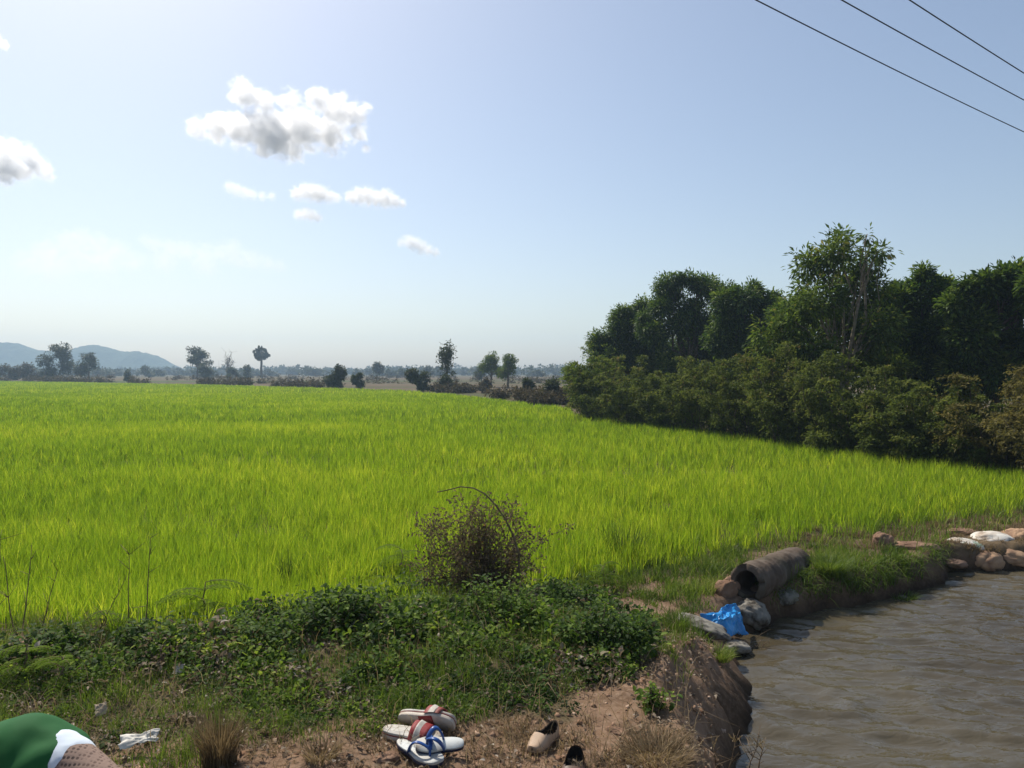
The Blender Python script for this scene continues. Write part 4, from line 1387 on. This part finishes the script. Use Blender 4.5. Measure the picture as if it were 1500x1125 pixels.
lump('clay_boulder', ly(1063, 868, 6.5), (.20, .18, .29), (.25, .2, .4), M_clay, 'brown clay boulder leaning against the mouth of the pipe', 'boulder', 1, 3.4, .3, 2.4)
GS = 'old sandbags shoring up the pond bank'
lump('sandbag', ly(1102, 900, 6.32), (.30, .26, .24), (.2, .35, -.5), M_sgrey, 'mottled grey white sandbag sagging right under the pipe mouth', 'sandbag', 2, 2.8, .13, 3.2, None, GS, .035)
lump('sandbag', ly(1146, 876, 6.72), (.34, .24, .18), (0, -.1, .5), M_sgrey, 'mottled pale sandbag under the middle of the pipe', 'sandbag', 3, 2.8, .12, 3.2, .15, GS, .035)
lump('sandbag', on_ground(1028, 924) + [0, 0, .03], (.46, .20, .12), (0, .18, -.62), M_sgrey, 'long flat grey sandbag left of the blue sheet', 'sandbag', 4, 3, .1, 3.2, .1, GS, .03)
lump('sandbag', on_ground(1078, 952) + [0, 0, .02], (.24, .18, .10), (0, .1, .3), M_sgrey, 'torn grey sandbag at the water below the blue sheet', 'sandbag', 5, 2.6, .18, 3.2, None, GS, .05)
lump('sandbag', ly(1416, 801, 8.42), (.42, .34, .18), (.1, .12, .2), M_swhite, 'white sandbag with a faded green print on the far bank', 'sandbag', 6, 2.8, .08, 3, -.05, GS)
lump('sandbag', ly(1453, 791, 8.62), (.46, .36, .19), (.05, -.05, -.2), M_swhite2, 'plain white sandbag behind the one with the green print', 'sandbag', 7, 2.8, .08, 3, .1, GS)
lump('sandbag', ly(1440, 822, 8.3), (.46, .38, .28), (.1, .1, .5), M_stan, 'big tan sandbag at the waterline under the white ones', 'sandbag', 8, 2.6, .1, 3, .12, GS)
lump('sandbag', ly(1478, 818, 8.36), (.40, .34, .24), (0, .1, -.4), M_stan, 'tan sandbag at the waterline right of the biggest tan one', 'sandbag', 9, 2.6, .1, 3, None, GS)
lump('sandbag', ly(1492, 786, 8.7), (.40, .36, .18), (0, -.1, .3), M_stan, 'tan sandbag on top at the right edge of the view', 'sandbag', 10, 2.6, .1, 3, None, GS)
lump('sandbag', ly(1496, 808, 8.5), (.34, .3, .22), (.3, .2, .3), M_sbrown, 'dark brown sandbag in the pile at the right edge of the view', 'sandbag', 11, 2.5, .14, 3, None, GS)
lump('sandbag', ly(1398, 826, 8.15), (.30, .24, .12), (0, .1, .6), M_sbrown, 'flat brown sandbag at the corner of the far bank', 'sandbag', 13, 2.6, .12, 3, None, GS)
lump('clay_lump', on_ground(1293, 799) + [0, 0, .05], (.22, .2, .2), (0, .1, .3), M_clay, 'reddish clay clod on the grassy far bank', 'clod', 14, 2.3, .2, 4)
lump('clay_lump', on_ground(1342, 802) + [0, 0, .01], (.5, .26, .10), (0, .02, -.1), M_clay, 'long low reddish clay heap left of the sandbags', 'clod', 15, 2.3, .2, 5)
lump('clay_lump', on_ground(1410, 780) + [0, 0, .0], (.36, .2, .10), (0, .02, -.1), M_clay, 'low reddish clay heap behind the sandbag with the green print', 'clod', 16, 2.3, .2, 5)
lump('clay_lump', on_ground(905, 1072) + [0, 0, .0], (.13, .06, .035), (0, .02, -.5), M_clay, 'pale flat clay clod on the bare soil path', 'clod', 17, 2.3, .2, 5)
lump('clay_lump', on_ground(565, 1110) + [0, 0, .0], (.12, .08, .04), (0, .02, .3), M_clay, 'small flat clay clod left of the white flip-flops', 'clod', 18, 2.3, .2, 5)

# blue plastic sheet
n = 60
U, Wv = np.meshgrid(np.linspace(0, 1, n), np.linspace(0, 1, n))
U, Wv = U.ravel(), Wv.ravel()
c00, c10, c01, c11 = on_ground(1030, 908) + [0, 0, .03], on_ground(1070, 940) + [0, 0, .02], ly(1079, 886, 6.25), ly(1093, 926, 6.05)
P = (c00 * ((1 - U) * (1 - Wv))[:, None] + c10 * (U * (1 - Wv))[:, None] + c01 * ((1 - U) * Wv)[:, None] + c11 * (U * Wv)[:, None])
f1 = fbm(np.stack([U * 3.5 + Wv * 1.5, Wv * 1.2 - U * .6, 0 * U], 1), 4, 161)
f2 = fbm(np.stack([U * 10 + Wv * 5, Wv * 2.5, 0 * U], 1), 3, 165)
P[:, 2] += .04 + .055 * (f1 - .45) * 2 + .035 * (np.abs(f2 - .5) * 2)
edge_ = np.minimum(np.minimum(U, 1 - U), np.minimum(Wv, 1 - Wv))
P[:, 2] -= .05 * np.clip(1 - edge_ * 7, 0, 1)
P[:, :2] += (np.stack([fbm2(U * 1., Wv * 1., 4, 3, 167), fbm2(U * 1., Wv * 1., 4, 3, 168)], 1) - .5) * .10
m, nt, out = new_mat('blue_plastic')
v = objco(nt)
bsdf(nt, out, ramp(nt, noise(nt, v, 9, 4), [(.35, (.015, .20, .52)), (.7, (.04, .33, .70))]), .28, .5, noise(nt, v, 30, 4), .3, .01)
bs = MB().add(P, grid_faces(n, n)).build('plastic_sheet', m, None, True, c00)
sol = bs.modifiers.new('thickness', 'SOLIDIFY'); sol.thickness = .002
tag(bs, 'crumpled bright blue plastic sheet at the pond edge below the pipe', 'plastic sheet')
# washed up twigs by the water
tb = MB()
q0 = ly(1092, 945, 5.95)
for i in range(40):
    s = q0 + R.normal(0, .06, 3) * [1, 1, .4] + [0, 0, .01]; e = s + R.normal(0, .09, 3) * [1, .8, .45]
    tb.add(*tube([s, (s + e) / 2 + R.normal(0, .01, 3), e], [.003, .0025, .0015], 4))
tag(tb.build('twig_heap', M_stem, None, True, q0), 'heap of washed up brown twigs at the water below the blue sheet', 'twigs')

# ------------------------------------------------------------------ footwear
def mat_of(name, c, rough=.6, dirt=(.25, .17, .11), amt=.35, spec=.35, sc=18):
    m, nt, out = new_mat(name)
    v = objco(nt)
    n1 = noise(nt, v, sc, 5, .6)
    col = mixc(nt, math_n(nt, 'MULTIPLY', ramp(nt, n1, [(.45, (0, 0, 0)), (.7, (1, 1, 1))]), amt), c, dirt)
    bsdf(nt, out, col, rough, spec, noise(nt, v, 120, 3), .15, .002)
    return m


M_white = mat_of('dirty_white_foam', (.48, .46, .41), amt=.7)
M_red = mat_of('dark_red_rubber', (.24, .02, .024), amt=.4)
M_beige = mat_of('beige_foam', (.55, .48, .40), amt=.4)
M_navy = mat_of('navy_rubber', (.012, .02, .055), .5, amt=.15)
M_blue = mat_of('blue_rubber_strap', (.02, .075, .26), .35, amt=.12)
M_foot = mat_of('pale_footbed', (.55, .57, .55), .6, (.33, .25, .17), .6)
M_dark = mat_of('dark_lining', (.022, .017, .014), .9, amt=.1)
M_tan = mat_of('tan_shoe_leather', (.46, .32, .21), .6, (.26, .17, .11), .5)
M_brown = mat_of('brown_shoe_leather', (.10, .055, .035), .5, amt=.2)


def foot_half(t, L, bulge=0):
    """left/right half widths of a footprint along t 0 heel..1 toe"""
    end = np.sqrt(np.clip(1 - ((t - .5) / .5) ** 2, 0, 1)) ** .55
    mid = .36 + .10 * t - .05 * np.exp(-((t - .42) / .16) ** 2) + .05 * np.exp(-((t - .72) / .16) ** 2)
    return L * .45 * mid * end


def sole(mb_, L, z0, z1, grow=0., n=40, rocker=.0, arch=0.):
    t = (1 - np.cos(np.linspace(0, math.pi, n))) / 2
    x = (t - .5) * L * (1 + grow / L * 2)
    h = foot_half(t, L) + grow * np.sin(np.pi * t) ** .3
    top = z1 + rocker * (np.clip(t - .75, 0, 1) / .25) ** 2 * .02 + arch * np.clip(.35 - t, 0, 1) * .03
    V = []
    for (zz, hh) in ((z0 + 0 * t, h * .97), (z0 + .25 * (top - z0), h), (top - .15 * (top - z0), h), (top, h * .97)):
        V += [np.stack([x, hh, zz], 1), np.stack([x, -hh, zz], 1)]
    V = np.concatenate(V)
    Fq = []
    for l in range(3):
        a_, b_ = l * 2 * n, (l + 1) * 2 * n
        for i in range(n - 1):
            Fq.append([a_ + i + 1, a_ + i, b_ + i, b_ + i + 1])
            Fq.append([a_ + n + i, a_ + n + i + 1, b_ + n + i + 1, b_ + n + i])
    tp = 6 * n
    for i in range(n - 1):
        Fq.append([tp + i, tp + n + i, tp + n + i + 1, tp + i + 1])
        Fq.append([i + 1, n + i + 1, n + i, i])
    mb_.add(V, Fq)
    return mb_


def frame(px0, py0, px1, py1, z=0.0):
    """root location/heading from two picture points on the ground: heel -> toe"""
    a, b_ = on_ground(px0, py0), on_ground(px1, py1)
    c_ = (a + b_) / 2
    return c_ + [0, 0, z], math.atan2(b_[1] - a[1], b_[0] - a[0])


def band(L, t0, t1, h, thick, wext=.004, n=18, m_=7):
    """strap arching over the foot from side to side between t0 and t1"""
    V = []
    for lay in (0, thick):
        for j in range(m_):
            tt = t0 + (t1 - t0) * j / (m_ - 1)
            hw = float(foot_half(np.array([tt]), L)[0]) + wext + lay
            hh = h * (1 - .28 * j / (m_ - 1)) + lay
            a = np.linspace(0, math.pi, n)
            yy = np.cos(a); zz = np.sin(a)
            V.append(np.stack([np.full(n, (tt - .5) * L) + .012 * np.sin(a), np.sign(yy) * np.abs(yy) ** .75 * hw, .012 + zz ** .8 * hh], 1))
    V = np.concatenate(V)
    q = grid_faces(m_, n); o_ = m_ * n
    Fq = q[:, ::-1].tolist() + (q + o_).tolist()
    for i in range(n - 1):
        Fq.append([i, i + 1, o_ + i + 1, o_ + i]); k = (m_ - 1) * n
        Fq.append([k + i + 1, k + i, o_ + k + i, o_ + k + i + 1])
    return V, Fq


def place(root, loc, rz, roll=0., pitch=0.):
    root.matrix_world = Matrix.Translation(Vector([float(k) for k in loc])) @ Matrix.Rotation(rz, 4, 'Z') @ Matrix.Rotation(pitch, 4, 'Y') @ Matrix.Rotation(roll, 4, 'X')


def slide(label, loc, rz, roll, pitch, L=.27):
    r_ = empty('slide_sandal', (0, 0, 0), label, 'sandal', 'red and white slide sandals')
    sole(MB(), L, 0, .019, .001).build('outsole', M_beige, r_)
    sole(MB(), L, .0193, .0225, .0018).build('stripe', M_red, r_)
    sole(MB(), L, .0228, .033, 0, arch=.1, rocker=.2).build('footbed', M_white, r_)
    MB().add(*band(L, .50, .78, .062, .004)).build('strap', M_red, r_, True)
    MB().add(*band(L, .58, .70, .0615, .0055)).build('strap_band', M_white, r_, True)
    hw = float(foot_half(np.array([.64]), L)[0])
    # dark three cornered mark on the white band
    vv = np.array([[-.012, 0, .0], [.012, 0, .0], [.0, .012, -.004]]) + 0
    vv = np.array([[.028, -.030, .0655], [.052, -.026, .0625], [.040, -.014, .0685], [.030, -.045, .056]])
    MB().add(np.concatenate([vv, vv + [0, -.0015, .002]]), [[3, 2, 1, 0], [4, 5, 6, 7], [0, 1, 5, 4], [1, 2, 6, 5], [2, 3, 7, 6], [3, 0, 4, 7]]).build('strap_mark', M_navy, r_)
    # red panel let into the outsole
    t = np.linspace(.40, .66, 8); h = foot_half(t, L) * .995
    V = np.concatenate([np.stack([(t - .5) * L, h, 0 * t - .0015], 1), np.stack([(t - .5) * L, -h, 0 * t - .0015], 1),
                        np.stack([(t - .5) * L, h, 0 * t + .004], 1), np.stack([(t - .5) * L, -h, 0 * t + .004], 1)])
    Fq = []
    for i in range(7):
        Fq += [[i, i + 1, 9 + i, 8 + i], [i + 1, i, 16 + i, 17 + i], [8 + i, 9 + i, 25 + i, 24 + i]]
    Fq += [[0, 8, 24, 16], [7, 23, 31, 15]]
    MB().add(V, Fq).build('outsole_panel', M_red, r_)
    place(r_, loc, rz, roll, pitch)
    return r_


loc, rz = frame(559, 1078, 650, 1091)
slide('white sided red slide sandal lying flat, partly under the blue strapped flip-flops', loc + [0, 0, .006], rz, 0, 0)
loc, rz = frame(584, 1066, 664, 1083)
slide('red slide sandal tipped on its side showing its beige sole, behind the flat one', loc + [.0, .0, .046], rz, rad(-62), rad(-3))


def flipflop(label, loc, rz, roll, pitch, L):
    r_ = empty('flip_flop', (0, 0, 0), label, 'flip-flop', 'white flip-flops with blue straps')
    sole(MB(), L, 0, .013, .0005).build('outsole', M_navy, r_)
    sole(MB(), L, .0133, .021, 0, rocker=.2).build('footbed', M_foot, r_)
    sm = MB()
    post = np.array([.27 * L, 0, .02])
    for sgn in (-1, 1):
        hw = float(foot_half(np.array([.42]), L)[0])
        e = np.array([-.08 * L, sgn * (hw - .004), .018])
        t = np.linspace(0, 1, 14)
        p_ = post + [0, 0, .026] + (e - post - [0, 0, .026]) * t[:, None]
        p_[:, 2] += np.sin(t * math.pi) ** .8 * .042
        p_[:, 1] += sgn * np.sin(t * math.pi) * .018
        sm.add(*tube(p_, np.linspace(.0065, .0085, 14), 8, True, (1.45, .6), None))
    sm.build('strap', M_blue, r_, True)
    MB().add(*tube([post, post + [0, 0, .015], post + [-.003, 0, .032]], [.0055, .005, .0065], 8)).build('toe_post', M_blue, r_, True)
    place(r_, loc, rz, roll, pitch)


loc, rz = frame(585, 1088, 645, 1128)
flipflop('white flip-flop lying underneath, its heel pointing to the slide sandals', loc + [0, 0, .006], rz, 0, 0, .265)
loc, rz = frame(676, 1110, 612, 1112)
flipflop('white flip-flop lying on top of the other one, blue straps upright', loc + [0, 0, .048], rz + .12, rad(-20), rad(-2), .20)


def shoe(label, loc, rz, roll, pitch, mat, L=.255, cat='shoe'):
    r_ = empty('slip_on_shoe', (0, 0, 0), label, cat, 'slip-on shoes on the soil')
    sole(MB(), L, 0, .014, .002).build('sole', M_brown, r_)
    nt_, na = 34, 25
    def shell(inset):
        tt = (1 - np.cos(np.linspace(0.0, math.pi, nt_))) / 2
        V = []
        for t in tt:
            hw = float(foot_half(np.array([t]), L)[0]) - inset
            H = (.064 - .030 * sstep(.45, 1.0, t)) * (.25 + .75 * np.sin(math.pi * np.clip(t * 1.0, .10, .93)) ** .35) - inset
            if t < .16: H = max(H, .058 * sstep(-.06, .06, t) - inset)
            a = np.linspace(0, math.pi, na)
            y_ = np.cos(a); z_ = np.sin(a)
            V.append(np.stack([np.full(na, (t - .5) * (L - inset * 2)), np.sign(y_) * np.abs(y_) ** .7 * hw, .0145 + z_ ** .75 * H], 1))
        Fq = []
        for i in range(nt_ - 1):
            for j in range(na - 1):
                tm = (tt[i] + tt[i + 1]) / 2; am = abs((j + .5) / (na - 1) - .5)
                if .035 < tm < .66 and am < .37 * math.sqrt(max(0, 1 - ((tm - .34) / .33) ** 2)) : continue
                Fq.append([i * na + j, i * na + j + 1, (i + 1) * na + j + 1, (i + 1) * na + j])
        return np.concatenate(V), Fq
    u_ = MB().add(*shell(0)).build('upper', mat, r_, True)
    l_ = MB().add(*shell(.0045)).build('lining', M_dark, r_, True)
    sole(MB(), L * .93, .0145, .018).build('insole', M_dark, r_)
    place(r_, loc, rz, roll, pitch)


loc, rz = frame(811, 1083, 782, 1102)
shoe('tan slip-on shoe with a dark opening standing alone on the soil', loc + [0, 0, .004], rz, 0, rad(0), M_tan, .205)
loc, rz = frame(843, 1120, 838, 1160)
shoe('dark brown slip-on shoe cut by the bottom edge of the view', loc + [0, 0, .004], rz, 0, 0, M_brown)


# ------------------------------------------------------------------ litter
def paper(px, py, w_, d_, rz, label, col, seed, lift=.03):
    b_ = on_ground(px, py)
    n = 26
    U, V_ = np.meshgrid(np.linspace(-.5, .5, n), np.linspace(-.5, .5, n)); U, V_ = U.ravel(), V_.ravel()
    z_ = lift * (fbm(np.stack([U * 3.2, V_ * 3.2, 0 * U + seed], 1), 3, seed) - .3) * 1.2 + V_ * .035 + .05
    x_ = U * w_ * (.7 + .6 * fbm2(V_, V_ * 0, 4, 3, seed)); y_ = V_ * d_ * (.55 + .9 * fbm2(U * 1., U * 0, 3, 3, seed + 5)) + .12 * d_ * np.sin(U * 4)
    P = np.stack([x_ * math.cos(rz) - y_ * math.sin(rz), x_ * math.sin(rz) + y_ * math.cos(rz), z_], 1) + b_
    m, nt, out = new_mat('pale_litter'); v = objco(nt)
    bsdf(nt, out, ramp(nt, noise(nt, v, 20, 4), [(.35, tuple(k * .7 for k in col)), (.6, col)]), .7, .2)
    o = MB().add(P, grid_faces(n, n)).build('paper_scrap', m, None, True, b_)
    s_ = o.modifiers.new('thickness', 'SOLIDIFY'); s_.thickness = .0012
    return tag(o, label, 'litter')


paper(204, 1102, .145, .055, .28, 'creased white paper scrap on the grass right of the green clad person', (.74, .70, .62), 4)
paper(262, 995, .05, .035, .1, 'small pale paper scrap among the weeds on the left', (.62, .52, .44), 6, .02)
paper(148, 1055, .05, .04, .6, 'small tan paper scrap right above the covered arm of the person', (.46, .36, .25), 8, .02)

# ------------------------------------------------------------------ person crouching at the lower left
def capsule(mb_, a, b_, ra, rb):
    a, b_ = np.asarray(a, float), np.asarray(b_, float)
    n = 9
    L = np.linalg.norm(b_ - a)
    d = (b_ - a) / max(L, 1e-6)
    P, r_ = [], []
    for k in np.linspace(-1, 0, 6)[:-1]:
        P.append(a + d * ra * k * .999); r_.append(ra * math.sqrt(max(1 - k * k, .0004)))
    for k in np.linspace(0, 1, n):
        P.append(a + (b_ - a) * k); r_.append(ra + (rb - ra) * k)
    for k in np.linspace(0, 1, 6)[1:]:
        P.append(b_ + d * rb * k * .999); r_.append(rb * math.sqrt(max(1 - k * k, .0004)))
    mb_.add(*tube(P, r_, 14))


def fleshed(name, caps, mat, parent, voxel, smooth=8, disp=None, loc=(0, 0, 0)):
    mb_ = MB()
    for c_ in caps: capsule(mb_, *c_)
    o = mb_.build(name, mat, parent, True, loc)
    r_ = o.modifiers.new('union', 'REMESH'); r_.mode = 'VOXEL'; r_.voxel_size = voxel; r_.use_smooth_shade = True
    s_ = o.modifiers.new('smooth', 'SMOOTH'); s_.iterations = smooth; s_.factor = .5
    if disp:
        tx = bpy.data.textures.new('folds', 'MARBLE' if len(disp) > 2 else 'CLOUDS'); tx.noise_scale = disp[0]; tx.noise_depth = 2
        if len(disp) > 2: tx.turbulence = disp[2]; tx.noise_basis_2 = 'SIN'
        d_ = o.modifiers.new('folds', 'DISPLACE'); d_.texture = tx; d_.strength = disp[1]; d_.texture_coords = 'LOCAL'
    return o


PL = np.array([-1.42, 1.75, gz(-1.42, 1.75)])
person = empty('person', PL, 'person crouching at the lower left in green top, white sleeve and brown patterned arm cover', 'person')
M_skin = plain('skin', (.30, .17, .11), (.34, .20, .13), 6, .55, .35, .1)
M_green = plain('green_cloth', (.012, .085, .022), (.02, .115, .032), 4, .8, .2, .25, .004)
M_wsl = plain('white_shirt_cloth', (.62, .70, .78), (.70, .76, .82), 6, .8, .2, .2, .003)
M_trou = plain('dark_trousers', (.03, .032, .04), (.045, .045, .055), 6, .85, .2, .3, .003)
M_hair = plain('black_hair', (.010, .009, .009), (.02, .018, .016), 40, .5, .4, .5, .004)
m, nt, out = new_mat('patterned_arm_cover')
v = objco(nt)
vo = nt.nodes.new('ShaderNodeTexVoronoi'); vo.inputs['Scale'].default_value = 95; vo.inputs['Randomness'].default_value = .15
nt.links.new(v, vo.inputs['Vector'])
dots = ramp(nt, vo.outputs['Distance'], [(.28, (1, 1, 1)), (.42, (0, 0, 0))])
big = ramp(nt, noise(nt, v, 14, 2), [(.45, (0, 0, 0)), (.6, (1, 1, 1))])
c = mixc(nt, dots, (.27, .19, .15), mixc(nt, big, (.15, .10, .08), (.06, .045, .04)))
bsdf(nt, out, c, .85, .15, vo.outputs['Distance'], .3, .003)
M_cover = m
S = np.array([-1.115, 1.79, .672]); E = np.array([-.845, 1.66, .585]); Hn = np.array([-.98, 1.42, .40])
S2 = np.array([-1.55, 1.58, .62]); E2 = np.array([-1.62, 1.33, .42]); H2 = np.array([-1.35, 1.30, .40])
NK = np.array([-1.36, 1.60, .68]); HD = np.array([-1.37, 1.47, .76])
PV = np.array([-1.50, 2.0, .26])
KR, FR = np.array([-1.18, 1.42, .44]), np.array([-1.25, 1.72, .06])
KL, FL_ = np.array([-1.62, 1.40, .44]), np.array([-1.60, 1.70, .06])
caps = [(PV, [-1.45, 1.9, .45], .13, .13), ([-1.45, 1.9, .45], [-1.38, 1.75, .58], .13, .14), ([-1.36, 1.75, .56], S - [.01, 0, .02], .07, .05), ([-1.40, 1.70, .60], S2, .09, .055),
        ([-1.38, 1.7, .62], NK, .07, .052), (NK, HD, .05, .055), (HD, HD + [0, -.01, .05], .078, .085), (HD + [0, -.05, -.035], HD + [0, -.06, -.02], .045, .05),
        (HD + [0, -.085, .01], HD + [0, -.098, -.004], .010, .014), (HD + [.075, 0, .015], HD + [.082, .01, .03], .015, .018), (HD + [-.075, 0, .015], HD + [-.082, .01, .03], .015, .018),
        (S, E, .052, .042), (E, Hn, .042, .027), (S2, E2, .052, .042), (E2, H2, .042, .027),
        (PV + [.1, 0, 0], KR, .09, .058), (KR, FR, .055, .036), (PV + [-.1, 0, 0], KL, .09, .058), (KL, FL_, .055, .036),
        (FR + [0, .02, -.02], FR + [.02, -.17, -.03], .036, .028), (FL_ + [0, .02, -.02], FL_ + [-.02, -.17, -.03], .036, .028)]
for hp, d0 in ((Hn, unit(Hn - E)), (H2, unit(H2 - E2))):
    sd_ = unit(np.cross(d0, [0, 0, 1.])); dn = np.array([0, 0, -1.])
    caps.append((hp, hp + d0 * .05, .028, .034))
    for i, l_ in enumerate((.062, .075, .080, .072)):
        b0 = hp + d0 * .07 + sd_ * (i - 1.5) * .0185
        k1 = b0 + d0 * l_ * .5 + dn * .012; k2 = k1 + d0 * l_ * .25 + dn * l_ * .35
        caps += [(b0, k1, .0095, .0085), (k1, k2, .0085, .0075)]
    t0 = hp + d0 * .02 + sd_ * .032; t1 = t0 + d0 * .035 + sd_ * .022 + dn * .01
    caps += [(t0, t1, .012, .0095), (t1, t1 + d0 * .025 + dn * .012, .0095, .008)]
fleshed('body', caps, M_skin, person, .0075, 3, None, PL)
vest = [(PV + [0, 0, .1], [-1.45, 1.92, .48], .18, .175), ([-1.45, 1.92, .48], [-1.40, 1.80, .545], .175, .175), ([-1.40, 1.80, .55], [-1.19, 1.80, .655], .16, .092),
        ([-1.19, 1.80, .655], [-1.125, 1.79, .660], .092, .079), ([-1.30, 1.82, .42], [-1.175, 1.80, .56], .16, .088), ([-1.168, 1.735, .40], [-1.163, 1.74, .58], .09, .085), ([-1.175, 1.745, .59], [-1.122, 1.775, .65], .083, .078), ([-1.40, 1.76, .55], S2 + [.03, .02, 0], .15, .08)]
fleshed('green_top', vest, M_green, person, .011, 10, (.16, .022, 6), PL)
ah = unit(E - S)
fleshed('white_sleeve', [(S + ah * .018, S + ah * .055, .0600, .0625)], M_wsl, person, .006, 4, (.05, .006), PL)
fleshed('arm_cover', [(S + ah * .068, E, .0605, .05), (E, E + (Hn - E) * .85, .05, .036)], M_cover, person, .007, 4, (.06, .004), PL)
fleshed('trousers', [(PV + [0, 0, .0], PV + [.1, -.05, .0], .15, .12), (PV + [.1, 0, 0], KR, .105, .075), (KR, KR + (FR - KR) * .85, .072, .055),
                     (PV + [-.1, 0, 0], KL, .105, .075), (KL, KL + (FL_ - KL) * .85, .072, .055)], M_trou, person, .012, 6, (.08, .012), PL)
fleshed('hair', [(HD + [0, .02, .05], HD + [0, .0, .07], .088, .086), (HD + [0, .05, .0], HD + [0, .04, .04], .07, .08)], M_hair, person, .008, 3, (.02, .008), PL)
for sx in (-.03, .03):
    eb = MB(); capsule(eb, HD + [sx - .004, -.083, .03], HD + [sx + .004, -.083, .03], .010, .010)
    eb.build('eye', M_hair, person, True, PL)
mb_ = MB(); capsule(mb_, HD + [-.018, -.104, -.035], HD + [.018, -.104, -.035], .006, .006)
mb_.build('mouth', M_red, person, True, PL)
